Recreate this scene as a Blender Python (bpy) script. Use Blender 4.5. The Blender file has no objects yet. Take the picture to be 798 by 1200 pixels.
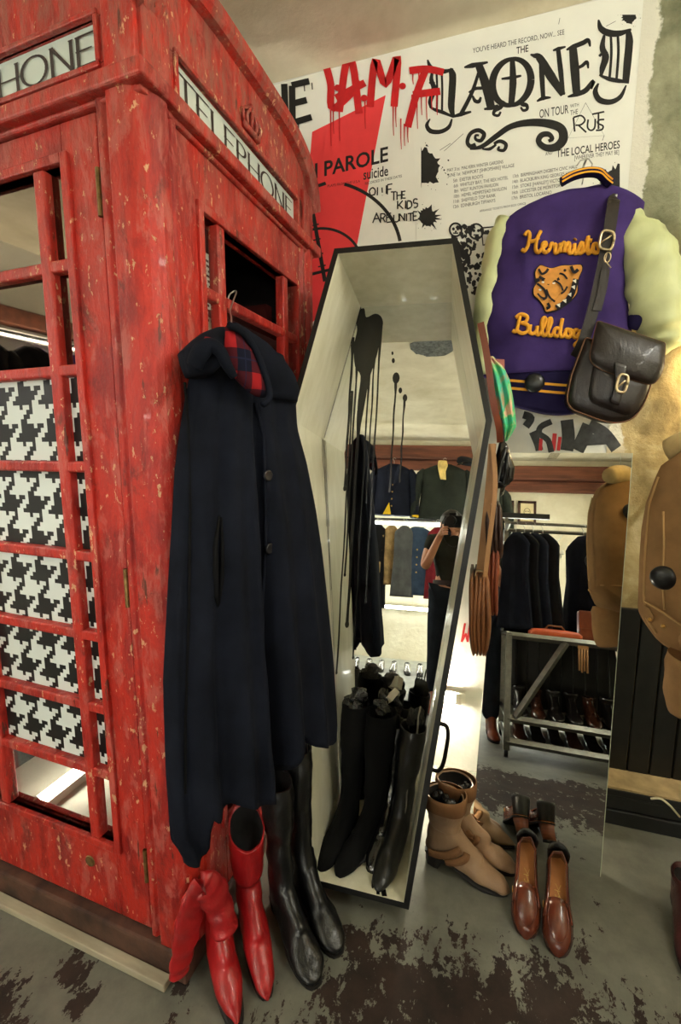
# Vintage clothing shop corner: red telephone box, upright coffin mirror, posters, garments, boots.
import bpy, bmesh, math, random
from math import sin, cos, pi, radians, atan2, sqrt, floor, exp
from mathutils import Vector, Matrix, noise

random.seed(7)
SC = bpy.context.scene
COL = SC.collection
V = Vector

# ------------------------------------------------------------------ camera
EYE = V((0, 0, 1.45))
YAW, PITCH, FPX = radians(-17.1), radians(8.05), 525.0
FWD = V((sin(YAW)*cos(PITCH), cos(YAW)*cos(PITCH), -sin(PITCH)))
RGT = V((cos(YAW), -sin(YAW), 0))
UPV = RGT.cross(FWD)
cam_d = bpy.data.cameras.new('camera')
cam = bpy.data.objects.new('camera', cam_d)
COL.objects.link(cam)
cam_d.sensor_fit = 'AUTO'
cam_d.sensor_width = 36
cam_d.lens = FPX/1200*36
cam_d.clip_start = 0.02
cam.matrix_world = Matrix(((RGT.x, UPV.x, -FWD.x, EYE.x), (RGT.y, UPV.y, -FWD.y, EYE.y), (RGT.z, UPV.z, -FWD.z, EYE.z), (0, 0, 0, 1)))
SC.camera = cam


class Plane:
    """A real surface in the room: origin, right axis, up axis, outward normal."""
    def __init__(s, o, u, v):
        s.o, s.u, s.v = V(o), V(u).normalized(), V(v).normalized()
        s.n = s.u.cross(s.v).normalized()
        s.v = s.n.cross(s.u).normalized()
    def P(s, u, v, d=0.0):
        return s.o + s.u*u + s.v*v + s.n*d
    def off(s, d):
        return Plane(s.o+s.n*d, s.u, s.v)
    def at(s, x, y):
        """photo point -> (u, v) on this surface"""
        d = FWD + RGT*((x-399)/FPX) - UPV*((y-600)/FPX)
        t = (s.o-EYE).dot(s.n)/d.dot(s.n)
        q = EYE + d*t - s.o
        return (q.dot(s.u), q.dot(s.v))


def floor_at(x, y, z=0.0):
    d = FWD + RGT*((x-399)/FPX) - UPV*((y-600)/FPX)
    return EYE + d*((z-EYE.z)/d.z)


# ------------------------------------------------------------------ materials
def srgb(r, g, b):
    f = lambda c: (c/255/12.92 if c/255 <= .04045 else ((c/255+.055)/1.055)**2.4)
    return (f(r), f(g), f(b), 1)


class NT:
    def __init__(s, name):
        s.m = bpy.data.materials.new(name)
        s.m.use_nodes = True
        s.t = s.m.node_tree
        s.b = s.t.nodes['Principled BSDF']
        s.tc = None
    def n(s, typ, **kw):
        x = s.t.nodes.new(typ)
        for k, v in kw.items():
            if k.startswith('i_'):
                x.inputs[k[2:].replace('_', ' ')].default_value = v
            else:
                setattr(x, k, v)
        return x
    def l(s, a, b):
        s.t.links.new(a, b)
    def coord(s, scale=(1, 1, 1), kind='Object'):
        if s.tc is None:
            s.tc = s.n('ShaderNodeTexCoord')
        mp = s.n('ShaderNodeMapping')
        mp.inputs['Scale'].default_value = scale
        s.l(s.tc.outputs[kind], mp.inputs['Vector'])
        return mp.outputs['Vector']
    def noise(s, scale, detail=4, rough=.6, stretch=(1, 1, 1), dist=0, kind='Object'):
        x = s.n('ShaderNodeTexNoise')
        x.inputs['Scale'].default_value = scale
        x.inputs['Detail'].default_value = detail
        x.inputs['Roughness'].default_value = rough
        x.inputs['Distortion'].default_value = dist
        s.l(s.coord(stretch, kind), x.inputs['Vector'])
        return x.outputs['Fac']
    def ramp(s, fac, stops, interp='LINEAR'):
        r = s.n('ShaderNodeValToRGB')
        r.color_ramp.interpolation = interp
        e = r.color_ramp.elements
        e[0].position, e[0].color = stops[0]
        e[1].position, e[1].color = stops[-1]
        for p, c in stops[1:-1]:
            q = e.new(p)
            q.color = c
        s.l(fac, r.inputs['Fac'])
        return r.outputs['Color']
    def mix(s, fac, a, b):
        m = s.n('ShaderNodeMix', data_type='RGBA')
        for i, v in ((0, fac), (6, a), (7, b)):
            if hasattr(v, 'links') or hasattr(v, 'is_linked'):
                s.l(v, m.inputs[i])
            else:
                m.inputs[i].default_value = v
        return m.outputs[2]
    def math(s, op, a, b=None, c=None):
        m = s.n('ShaderNodeMath', operation=op)
        for i, v in enumerate((a, b, c)):
            if v is None:
                continue
            if hasattr(v, 'is_linked'):
                s.l(v, m.inputs[i])
            else:
                m.inputs[i].default_value = v
        return m.outputs[0]
    def bump(s, h, strength=.3, dist=.01):
        b = s.n('ShaderNodeBump')
        b.inputs['Strength'].default_value = strength
        b.inputs['Distance'].default_value = dist
        s.l(h, b.inputs['Height'])
        s.l(b.outputs['Normal'], s.b.inputs['Normal'])
    def base(s, c):
        if hasattr(c, 'is_linked'):
            s.l(c, s.b.inputs['Base Color'])
        else:
            s.b.inputs['Base Color'].default_value = c
    def set(s, rough=.5, metal=0, spec=.5, coat=0, sheen=0):
        s.b.inputs['Roughness'].default_value = rough
        s.b.inputs['Metallic'].default_value = metal
        s.b.inputs['Specular IOR Level'].default_value = spec
        s.b.inputs['Coat Weight'].default_value = coat
        s.b.inputs['Sheen Weight'].default_value = sheen
        return s


BW0, BW1 = (0, 0, 0, 1), (1, 1, 1, 1)


def simple(name, rgb, rough=.6, metal=0, var=.12, scale=30, bump=.15, bdist=.004, spec=.4, coat=0, sheen=0, stretch=(1, 1, 1)):
    """Material with a little procedural colour variation and grain."""
    t = NT(name)
    c = srgb(*rgb)
    lo = tuple(v*(1-var) for v in c[:3]) + (1,)
    hi = tuple(min(1, v*(1+var)+.002) for v in c[:3]) + (1,)
    n = t.noise(scale, 4, .6, stretch)
    t.base(t.ramp(n, [(.3, lo), (.7, hi)]))
    t.set(rough, metal, spec, coat, sheen)
    if bump:
        t.bump(n, bump, bdist)
    return t.m


def cloth(name, rgb, var=.25, weave=420, rough=.95, sheen=.15):
    t = NT(name)
    c = srgb(*rgb)
    n1 = t.noise(9, 4, .6)
    n2 = t.noise(weave, 2, .5)
    lo = tuple(v*(1-var) for v in c[:3]) + (1,)
    hi = tuple(min(1, v*(1+var)+.001) for v in c[:3]) + (1,)
    t.base(t.ramp(n1, [(.3, lo), (.7, hi)]))
    t.set(rough, 0, .12, 0, 0)
    t.bump(n2, .25, .0015)
    return t.m


def leather(name, rgb, rough=.35, var=.3, crease=14, bump=.35, spec=.5, coat=0.0):
    t = NT(name)
    c = srgb(*rgb)
    n1 = t.noise(crease, 5, .65, (1, 1, .45), .8)
    n2 = t.noise(220, 2, .5)
    lo = tuple(v*(1-var) for v in c[:3]) + (1,)
    hi = tuple(min(1, v*(1+var)+.002) for v in c[:3]) + (1,)
    t.base(t.ramp(n1, [(.3, lo), (.7, hi)]))
    t.set(rough, 0, spec, coat)
    h = t.math('ADD', t.math('MULTIPLY', n1, 1.0), t.math('MULTIPLY', n2, .12))
    t.bump(h, bump, .012)
    return t.m


def emissive(name, rgb, strength):
    t = NT(name)
    t.base(srgb(*rgb))
    t.b.inputs['Emission Color'].default_value = srgb(*rgb)
    t.b.inputs['Emission Strength'].default_value = strength
    return t.m


# ------------------------------------------------------------------ object helpers
def link(name, me, mat=None, parent=None, smooth=True):
    o = bpy.data.objects.new(name, me)
    COL.objects.link(o)
    if mat is not None and not me.materials:
        for m in (mat if isinstance(mat, (list, tuple)) else [mat]):
            me.materials.append(m)
    if parent is not None:
        o.parent = parent
        o.matrix_parent_inverse = Matrix.Identity(4)
    if smooth:
        for p in me.polygons:
            p.use_smooth = True
    return o


def tag(o, label=None, cat=None, group=None, kind=None):
    for k, v in (('label', label), ('category', cat), ('group', group), ('kind', kind)):
        if v:
            o[k] = v
    return o


def thing(name, label, cat, loc=(0, 0, 0), rot=(0, 0, 0), group=None, mat=None):
    o = bpy.data.objects.new(name, None)
    COL.objects.link(o)
    o.empty_display_size = .05
    if mat is not None:
        o.matrix_world = mat
    else:
        o.location = loc
        o.rotation_euler = rot
    return tag(o, label, cat, group)


def dup(src, loc=None, rotz=None, label=None, group=None, scale=None):
    r = src.copy()
    COL.objects.link(r)
    if loc is not None:
        r.location = loc
    if rotz is not None:
        r.rotation_euler = (src.rotation_euler[0], src.rotation_euler[1], rotz)
    if scale is not None:
        r.scale = scale
    if label:
        r['label'] = label
    if group:
        r['group'] = group
    for ch in list(src.children):
        c = ch.copy()
        COL.objects.link(c)
        c.parent = r
        for g in ch.children:
            d = g.copy()
            COL.objects.link(d)
            d.parent = c
    return r


class MB:
    """Collects shapes and links them as one mesh object."""
    def __init__(s):
        s.v, s.f, s.mi = [], [], []
        s.cur = 0
        s.layer = 0                      # coats of ink never share one plane
    def ink(s):
        s.layer += 1
        return V((0, -2.5e-5*s.layer, 0))
    def add(s, verts, faces):
        k = len(s.v)
        s.v += [tuple(p) for p in verts]
        s.f += [tuple(i+k for i in f) for f in faces]
        s.mi += [s.cur]*len(faces)
        return s
    def box(s, a, b, M=None):
        x0, x1 = sorted((a[0], b[0])); y0, y1 = sorted((a[1], b[1])); z0, z1 = sorted((a[2], b[2]))
        vs = [V((x, y, z)) for z in (z0, z1) for y in (y0, y1) for x in (x0, x1)]
        if M is not None:
            vs = [M @ p for p in vs]
        return s.add(vs, [(0, 2, 3, 1), (4, 5, 7, 6), (0, 1, 5, 4), (2, 6, 7, 3), (0, 4, 6, 2), (1, 3, 7, 5)])
    def rings(s, rings, cap0=True, cap1=True, closed=True):
        n = len(rings[0])
        vs = [p for r in rings for p in r]
        fs = []
        m = n if closed else n-1
        for i in range(len(rings)-1):
            for j in range(m):
                a, b = i*n+j, i*n+(j+1) % n
                fs.append((a, b, b+n, a+n))
        if cap0:
            fs.append(tuple(range(n-1, -1, -1)))
        if cap1:
            fs.append(tuple(range((len(rings)-1)*n, len(rings)*n)))
        return s.add(vs, fs)
    def tube(s, pts, r, n=10, cap=True, flat=None):
        pts = [V(p) for p in pts]
        rs = r if isinstance(r, (list, tuple)) else [r]*len(pts)
        rings = []
        up = None
        for i, p in enumerate(pts):
            d = (pts[min(i+1, len(pts)-1)]-pts[max(i-1, 0)])
            d = d.normalized() if d.length > 1e-9 else V((0, 0, 1))
            if up is None:
                up = V((0, 0, 1)) if abs(d.z) < .9 else V((0, 1, 0))
                if flat is not None:
                    up = V(flat[0])
            a = d.cross(up)
            a = a.normalized() if a.length > 1e-6 else d.orthogonal().normalized()
            b = a.cross(d).normalized()
            up = b
            k1, k2 = (1, 1) if flat is None else (1, flat[1])
            rings.append([p + a*(rs[i]*k1*cos(2*pi*j/n)) + b*(rs[i]*k2*sin(2*pi*j/n)) for j in range(n)])
        return s.rings(rings, cap, cap)
    def cyl(s, a, b, r, n=20):
        return s.tube([a, b], r, n)
    def lathe(s, o, prof, n=24, axis=(0, 0, 1)):
        ax = V(axis).normalized()
        e1 = ax.orthogonal().normalized()
        e2 = ax.cross(e1)
        rings = [[V(o)+ax*h+e1*(max(r, 1e-4)*cos(2*pi*j/n))+e2*(max(r, 1e-4)*sin(2*pi*j/n)) for j in range(n)] for r, h in prof]
        return s.rings(rings)
    def prism(s, pts, off):
        """closed polygon of 3D points extruded by vector off"""
        n = len(pts)
        a = [V(p) for p in pts]
        b = [p+V(off) for p in a]
        fs = [tuple(range(n-1, -1, -1)), tuple(range(n, 2*n))]
        fs += [(i, (i+1) % n, n+(i+1) % n, n+i) for i in range(n)]
        return s.add(a+b, fs)
    def build(s, name, mat, parent=None, smooth=False, bevel=0, sub=0, seg=2):
        me = bpy.data.meshes.new(name)
        me.from_pydata(s.v, [], s.f)
        me.update()
        if isinstance(mat, (list, tuple)):
            for m in mat:
                me.materials.append(m)
            for p, i in zip(me.polygons, s.mi):
                p.material_index = i
        bm = bmesh.new()
        bm.from_mesh(me)
        bmesh.ops.recalc_face_normals(bm, faces=bm.faces)
        bm.to_mesh(me)
        bm.free()
        o = link(name, me, None if isinstance(mat, (list, tuple)) else mat, parent, smooth)
        if bevel:
            b = o.modifiers.new('bevel', 'BEVEL')
            b.width = bevel
            b.segments = seg
            b.limit_method = 'ANGLE'
            b.angle_limit = radians(40)
        if sub:
            b = o.modifiers.new('sub', 'SUBSURF')
            b.levels = b.render_levels = sub
        return o


def ltab(tab, x):
    """piecewise-linear/smooth lookup in [(x, y...), ...]"""
    if x <= tab[0][0]:
        return tab[0][1:]
    for a, b in zip(tab, tab[1:]):
        if x <= b[0]:
            t = (x-a[0])/max(1e-9, b[0]-a[0])
            return tuple(p+(q-p)*t for p, q in zip(a[1:], b[1:]))
    return tab[-1][1:]


def crom(pts, n=6, closed=False):
    """Catmull-Rom through points of any dimension (tuples)."""
    out = []
    m = len(pts)
    for i in range(m if closed else m-1):
        if closed:
            p0, p1, p2, p3 = (pts[(i+k) % m] for k in (-1, 0, 1, 2))
        else:
            p0, p1, p2, p3 = pts[max(i-1, 0)], pts[i], pts[i+1], pts[min(i+2, m-1)]
        for k in range(n):
            t = k/n
            out.append(tuple(.5*((2*b)+(c-a)*t+(2*a-5*b+4*c-d)*t*t+(3*b-a-3*c+d)*t**3) for a, b, c, d in zip(p0, p1, p2, p3)))
    if not closed:
        out.append(tuple(pts[-1]))
    return out


def fbm(x, y, z=0, s=1.0):
    return noise.noise(V((x*s, y*s, z*s)))


# ------------------------------------------------------------------ flat ink / paint in 2D
def ribbon(mb, pts, w, to3, thick=0):
    """ribbon of width w (number, list or function of direction) along 2D pts; to3 maps (x, y)->3D"""
    n = len(pts)
    L, R = [], []
    for i, p in enumerate(pts):
        a, b = pts[max(i-1, 0)], pts[min(i+1, n-1)]
        dx, dy = b[0]-a[0], b[1]-a[1]
        q = sqrt(dx*dx+dy*dy) or 1
        dx, dy = dx/q, dy/q
        ww = w[i] if isinstance(w, (list, tuple)) else (w(dx, dy) if callable(w) else w)
        L.append((p[0]-dy*ww/2, p[1]+dx*ww/2))
        R.append((p[0]+dy*ww/2, p[1]-dx*ww/2))
    k = mb.ink()
    vs = [to3(*p)+k for p in L]+[to3(*p)+k for p in R]
    mb.add(vs, [(i, i+1, n+i+1, n+i) for i in range(n-1)])


def blob(mb, pts, to3):
    """filled 2D polygon"""
    k = mb.ink()
    mb.add([to3(*p)+k for p in pts], [tuple(range(len(pts)))])


def splat(mb, cx, cy, r, to3, seed=1, n=44, spike=.5, clip=None):
    rnd = random.Random(seed)
    pts = []
    for i in range(n):
        a = 2*pi*i/n
        rr = r*(1+(rnd.random()**3)*spike-.06)
        x, y = cx+cos(a)*rr, cy+sin(a)*rr
        if clip:
            x, y = clip(x, y)
        pts.append((x, y))
    c = to3(cx if not clip else clip(cx, cy)[0], cy)
    mb.add([c]+[to3(*p) for p in pts], [(0, i+1, (i+1) % n+1) for i in range(n)])
    for i in range(int(n*.5)):
        a, rr, q = rnd.random()*2*pi, r*(1.1+rnd.random()*.7), r*.02*(1+rnd.random()*2)
        x, y = cx+cos(a)*rr, cy+sin(a)*rr
        if clip and clip(x, y) != (x, y):
            continue
        blob(mb, [(x+q*cos(b), y+q*sin(b)) for b in (0, 1, 2, 3, 4, 5)], to3)


# stroke alphabet in a unit box (x right, y up)
ARC = lambda cx, cy, rx, ry, a0, a1, n=14: [(cx+rx*cos(radians(a0+(a1-a0)*i/n)), cy+ry*sin(radians(a0+(a1-a0)*i/n))) for i in range(n+1)]
GLY = {
    'T': [[(.5, 0), (.5, 1)], [(0, 1), (1, 1)]], 'E': [[(.05, 0), (.05, 1)], [(.05, 1), (.9, 1)], [(.05, .52), (.72, .52)], [(.05, 0), (.95, 0)]],
    'L': [[(.05, 1), (.05, 0)], [(.05, 0), (.9, 0)]], 'P': [[(.05, 0), (.05, 1)], [(.05, 1)]+ARC(.4, .75, .5, .25, 90, -90)+[(.05, .5)]],
    'H': [[(.05, 0), (.05, 1)], [(.95, 0), (.95, 1)], [(.05, .5), (.95, .5)]], 'O': [ARC(.5, .5, .5, .5, 90, 450, 28)],
    'N': [[(.08, 0), (.08, 1)], [(.08, 1), (.92, 0)], [(.92, 0), (.92, 1)]], 'A': [[(0, 0), (.5, 1)], [(.5, 1), (1, 0)], [(.2, .38), (.8, .38)]],
    'M': [[(0, 0), (.08, 1)], [(.08, 1), (.5, .25)], [(.5, .25), (.92, 1)], [(.92, 1), (1, 0)]], 'F': [[(.05, 0), (.05, 1)], [(.05, 1), (.95, 1)], [(.05, .52), (.8, .52)]],
    'I': [[(.5, 0), (.5, 1)]], 'K': [[(.05, 0), (.05, 1)], [(.9, 1), (.08, .45)], [(.2, .55), (.95, 0)]],
    'D': [[(.05, 0), (.05, 1)], [(.05, 1)]+ARC(.3, .5, .65, .5, 80, -80)+[(.05, 0)]], 'S': [[(.9, .88)]+ARC(.5, .75, .4, .25, 50, 270)[1:]+ARC(.5, .25, .42, .25, 90, -140)],
    'R': [[(.05, 0), (.05, 1)], [(.05, 1)]+ARC(.45, .76, .45, .24, 90, -90)+[(.05, .52)], [(.4, .52), (.95, 0)]], 'U': [[(.05, 1), (.05, .35)]+ARC(.5, .35, .45, .35, 180, 360)+[(.95, 1)]],
    '!': [[(.5, .3), (.5, 1)], [(.5, 0), (.5, .08)]], '.': [[(.4, 0), (.4, .12)]], 'C': [ARC(.5, .5, .5, .5, 50, 310, 20)], '5': [[(.9, 1), (.2, 1), (.12, .55)]+ARC(.45, .32, .45, .32, 110, -130)],
    'V': [[(0, 1), (.5, 0)], [(.5, 0), (1, 1)]], 'W': [[(0, 1), (.25, 0)], [(.25, 0), (.5, .8)], [(.5, .8), (.75, 0)], [(.75, 0), (1, 1)]],
}


def glyph(mb, ch, box, w, to3, wob=0, seed=0, n=5):
    """draw stroke letter ch in box=(origin, xvec, yvec) (2D tuples)"""
    o, xv, yv = box
    rnd = random.Random(seed)
    for st in GLY[ch]:
        pts = [(p[0]+rnd.uniform(-wob, wob), p[1]+rnd.uniform(-wob, wob)) for p in st]
        q = []
        for a, b in zip(pts, pts[1:]):
            for k in range(n):
                t = k/n
                q.append((a[0]+(b[0]-a[0])*t, a[1]+(b[1]-a[1])*t))
        q.append(pts[-1])
        ribbon(mb, [(o[0]+xv[0]*x+yv[0]*y, o[1]+xv[1]*x+yv[1]*y) for x, y in q], w, to3)


_tc = {}


def text2d(s, bold=0.0):
    """built-in font outline as flat triangles: (verts, faces, width, cap height)"""
    key = (s, bold)
    if key not in _tc:
        c = bpy.data.curves.new('lettering', 'FONT')
        c.body = s
        c.size = 1
        c.offset = bold
        c.resolution_u = 3
        o = bpy.data.objects.new('lettering', c)
        COL.objects.link(o)
        me = bpy.data.meshes.new_from_object(o)
        vs = [(p.co.x, p.co.y) for p in me.vertices]
        fs = [tuple(p.vertices) for p in me.polygons]
        bpy.data.objects.remove(o)
        bpy.data.curves.remove(c)
        bpy.data.meshes.remove(me)
        _tc[key] = (vs, fs, max(p[0] for p in vs), .70)
    return _tc[key]


def text(mb, s, a, b, h, to3, bold=0.0):
    """text with its baseline from photo-plane point a to b (2D) and cap height vector h (2D)"""
    vs, fs, w, ch = text2d(s, bold)
    x0 = min(p[0] for p in vs)
    w -= x0
    mb.add([to3(a[0]+(b[0]-a[0])*(x-x0)/w+h[0]*y/ch, a[1]+(b[1]-a[1])*(x-x0)/w+h[1]*y/ch) for x, y in vs], fs)


# ------------------------------------------------------------------ soft things
class Garment:
    """Hollow-looking cloth body: outline rows (v, left, right, thickness) on a plane, both sides puffed and folded."""
    def __init__(s, plane, rows, hem=None, folds=(), p=2.6, q=2.0, seed=0, wr=.006, back=1.0, foldgrow=1.0, centre=None):
        s.pl, s.rows = plane, sorted(rows, key=lambda r: -r[0])
        s.hem = hem
        s.folds, s.p, s.q, s.seed, s.wr, s.back, s.fg = folds, p, q, seed, wr, back, foldgrow
        s.top = s.rows[0][0]
        s.bot = s.rows[-1][0]
        s.tab = [(-r[0],)+tuple(r[1:]) for r in s.rows]
        s.centre = centre
    def row(s, v):
        return ltab(s.tab, -v)
    def depth(s, u, v, side=1):
        L, R, t = s.row(v)[:3]
        k = min(1, max(0, (u-L)/max(1e-6, R-L)))
        x = abs(2*k-1)
        d = t*max(0, 1-x**s.p)**(1/s.q)
        g = ((s.top-v)/max(1e-6, s.top-s.bot))**s.fg
        e = min(1, 6*min(k, 1-k))
        for c, w, a in s.folds:
            d += a*g*e*exp(-((k-c)/w)**2)
        d += s.wr*e*(noise.noise(V((u*9+s.seed, v*4, side*3.1)))+.6*noise.noise(V((u*22, v*11, s.seed))))
        if side < 0:
            d *= s.back
        return d*side
    def P(s, u, v, off=0.0, side=1):
        c = s.centre(u, v) if s.centre else 0
        return s.pl.P(u, v, c+s.depth(u, v, side)+off*side)
    def mesh(s, mb, nu=40, nv=44):
        for side in (1, -1):
            vs = []
            for j in range(nv+1):
                for i in range(nu+1):
                    k = .5-.5*cos(pi*i/nu)
                    vb = s.hem(k) if s.hem else s.bot
                    v = s.top+(vb-s.top)*j/nv
                    L, R = s.row(v)[:2]
                    vs.append(s.P(L+(R-L)*k, v, 0, side))
            fs = []
            for j in range(nv):
                for i in range(nu):
                    a = j*(nu+1)+i
                    f = (a, a+1, a+nu+2, a+nu+1)
                    fs.append(f if side < 0 else f[::-1])
            mb.add(vs, fs)
        k0 = len(mb.v)
        n1 = (nu+1)*(nv+1)
        A, B = k0-2*n1, k0-n1
        for i in range(nu):                       # close hem and top
            a = nv*(nu+1)+i
            mb.f.append((A+a, A+a+1, B+a+1, B+a)); mb.mi.append(mb.cur)
            mb.f.append((A+i+1, A+i, B+i, B+i+1)); mb.mi.append(mb.cur)
        for j in range(nv):
            for i in (0, nu):
                a = j*(nu+1)+i
                mb.f.append((A+a, B+a, B+a+nu+1, A+a+nu+1)); mb.mi.append(mb.cur)
        return s


def sleeve(mb, pts, n=18, seed=0, wr=.006):
    """pts: (Vector centre, radius across, radius deep, across axis)"""
    pts2 = crom([tuple(p[0])+(p[1], p[2])+tuple(p[3]) for p in pts], 6)
    rings = []
    for i, q in enumerate(pts2):
        c = V(q[:3])
        a0, b0 = pts2[max(i-1, 0)], pts2[min(i+1, len(pts2)-1)]
        d = (V(b0[:3])-V(a0[:3])).normalized()
        ax = V(q[5:8])
        ax = (ax-d*ax.dot(d)).normalized()
        bx = d.cross(ax)
        r = []
        for j in range(n):
            t = 2*pi*j/n
            p = c+ax*(q[3]*cos(t))+bx*(q[4]*sin(t))
            w = wr*noise.noise(p*14+V((seed, 0, 0)))+wr*.8*sin(i*1.3+2*sin(t))*.5
            r.append(p+(ax*cos(t)+bx*sin(t))*w)
        rings.append(r)
    mb.rings(rings)


def stations(mb, st, n=22, k=6, ex=1.0, cap0=True, cap1=True, wr=0, seed=0, inner=None):
    """boot/shoe loft: st = (front x, front z, back x, back z, half width[, y shift]) in the xz plane"""
    st = crom([tuple(s)+((0,) if len(s) == 5 else ()) for s in st], k)
    rings = []
    for i, (fx, fz, bx, bz, w, dy) in enumerate(st):
        cx, cz = (fx+bx)/2, (fz+bz)/2
        ex_, ez_ = (fx-bx)/2, (fz-bz)/2
        r = []
        for j in range(n):
            t = 2*pi*j/n
            c, s_ = cos(t), sin(t)
            c = abs(c)**ex*(1 if c > 0 else -1)
            s_ = abs(s_)**ex*(1 if s_ > 0 else -1)
            p = V((cx+ex_*c, w*s_+dy, cz+ez_*c))
            if wr:
                o = V((ex_*c, w*s_, ez_*c)).normalized()
                p += o*wr*(noise.noise(p*17+V((seed, seed, 0)))+.5*noise.noise(p*40+V((0, seed, 0)))-.1)
            r.append(p)
        rings.append(r)
    mb.rings(rings, cap0, cap1)
    return rings


def print_outline(L0, L1, wf, wh, n=28):
    """sole outline from heel x=L0 to toe x=L1"""
    pts = []
    for i in range(n):
        t = 2*pi*i/n
        x = (L0+L1)/2+(L1-L0)/2*cos(t)
        k = (x-L0)/(L1-L0)
        w = wh*(1-k)+wf*k-.012*exp(-((k-.38)/.16)**2)
        s = sin(t)
        pts.append((x, w*(abs(s)**.72)*(1 if s > 0 else -1)))
    return pts
# ================================================================== room shell
WY, RY, LX, RX, CZ = 1.94, -2.6, -3.6, 1.9, 2.97


def struct(o, label=None):
    o['kind'] = 'structure'
    if label:
        o['label'] = label
    return o


def floor_mat():
    t = NT('worn_painted_concrete')
    tc = t.n('ShaderNodeTexCoord')
    sep = t.n('ShaderNodeSeparateXYZ')
    t.l(tc.outputs['Object'], sep.inputs[0])
    def ss(v, a, b):
        m = t.n('ShaderNodeMapRange', interpolation_type='SMOOTHSTEP')
        t.l(v, m.inputs[0])
        m.inputs[1].default_value, m.inputs[2].default_value = a, b
        return m.outputs[0]
    x, y = sep.outputs[0], sep.outputs[1]
    n_big = t.noise(3.2, 3, .5)
    yw = t.math('ADD', y, t.math('MULTIPLY', t.math('SUBTRACT', n_big, .5), .35))
    band = t.math('MULTIPLY', t.math('MULTIPLY', ss(yw, 1.36, 1.02), ss(yw, .40, .62)), t.math('MULTIPLY', ss(x, -.62, -.15), ss(x, 1.2, .55)))
    def spot(px, py, r):
        vm = t.n('ShaderNodeVectorMath', operation='DISTANCE')
        t.l(tc.outputs['Object'], vm.inputs[0])
        vm.inputs[1].default_value = (px, py, 0)
        return ss(vm.outputs['Value'], r, r*.15)
    bias = band
    for px, py, r, k in ((-1.03, .80, .12, .8), (-.97, .765, .10, .8), (-1.16, .62, .22, .95), (-.72, .845, .05, .8), (.34, 1.28, .12, .5), (.45, 1.17, .15, .5),
                         (-.35, .82, .25, .55), (-.62, .62, .3, .6), (.0, 1.22, .12, .45), (.42, 1.45, .05, .35), (-.30, .70, .35, .75), (.62, .95, .4, .6), (.40, 1.36, .04, .6), (-.4, 1.02, .12, .3)):
        bias = t.math('MAXIMUM', bias, t.math('MULTIPLY', spot(px, py, r), k))
    chips = t.noise(21, 7, .74, (1, .62, 1), .3)
    fine = t.noise(70, 3, .6)
    m = t.math('ADD', t.math('ADD', chips, t.math('MULTIPLY', fine, .20)), t.math('MULTIPLY', bias, .30))
    mask = t.n('ShaderNodeMapRange')
    t.l(m, mask.inputs[0])
    mask.inputs[1].default_value, mask.inputs[2].default_value = .790, .803
    paint = t.ramp(t.noise(5, 6, .7), [(.3, srgb(86, 86, 78)), (.7, srgb(120, 120, 108))])
    dark = t.ramp(t.noise(8, 5, .7), [(.3, srgb(28, 20, 17)), (.7, srgb(54, 38, 31))])
    t.base(t.mix(mask.outputs[0], paint, dark))
    t.set(.5, 0, .35)
    rg = t.n('ShaderNodeMapRange')
    t.l(t.noise(6, 4, .6), rg.inputs[0])
    rg.inputs[3].default_value, rg.inputs[4].default_value = .38, .7
    t.l(t.math('ADD', rg.outputs[0], t.math('MULTIPLY', mask.outputs[0], .22)), t.b.inputs['Roughness'])
    t.bump(t.math('SUBTRACT', t.math('MULTIPLY', fine, .3), mask.outputs[0]), .35, .003)
    return t.m


def plaster(name, c0, c1, scale=3, bump=.3):
    t = NT(name)
    n = t.noise(scale, 6, .62, (1, 1, 1), .3)
    t.base(t.ramp(n, [(.25, srgb(*c0)), (.7, srgb(*c1))]))
    t.set(.8, 0, .2)
    t.bump(t.noise(scale*6, 5, .6), bump, .01)
    return t.m


M_FLOOR = floor_mat()
M_CEIL = plaster('aged_ceiling_plaster', (182, 172, 142), (228, 222, 200), 2.2)
M_WHITE = plaster('white_painted_wall', (208, 208, 200), (232, 232, 224), 4)
M_REAR = plaster('cream_rear_wall', (196, 186, 156), (224, 218, 196), 3, .6)


def stone_mat():
    t = NT('rough_stone_plaster')
    n = t.noise(4.5, 7, .68, (1, 1, 1), .6)
    stone = t.ramp(n, [(.28, srgb(104, 86, 54)), (.5, srgb(168, 148, 104)), (.72, srgb(204, 190, 150))])
    grn = t.ramp(t.noise(7, 6, .65), [(.3, srgb(112, 114, 90)), (.7, srgb(168, 168, 140))])
    tc = t.n('ShaderNodeTexCoord')
    sep = t.n('ShaderNodeSeparateXYZ')
    t.l(tc.outputs['Object'], sep.inputs[0])
    mr = t.n('ShaderNodeMapRange', interpolation_type='SMOOTHSTEP')
    t.l(t.math('ADD', sep.outputs[2], t.math('MULTIPLY', n, .4)), mr.inputs[0])
    mr.inputs[1].default_value, mr.inputs[2].default_value = 2.0, 2.5
    base = t.mix(mr.outputs[0], stone, grn)
    mr2 = t.n('ShaderNodeMapRange')                      # ragged edge of the old white paint
    t.l(t.math('ADD', sep.outputs[0], t.math('MULTIPLY', t.math('SUBTRACT', t.noise(8, 5, .7), .5), .12)), mr2.inputs[0])
    mr2.inputs[1].default_value, mr2.inputs[2].default_value = .515, .505
    lower = t.n('ShaderNodeMapRange')
    t.l(sep.outputs[2], lower.inputs[0])
    lower.inputs[1].default_value, lower.inputs[2].default_value = 1.42, 1.48
    t.base(t.mix(t.math('MULTIPLY', mr2.outputs[0], lower.outputs[0]), base, srgb(226, 224, 210)))
    t.set(.9, 0, .15)
    t.bump(t.noise(28, 6, .7), .7, .012)
    return t.m


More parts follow.
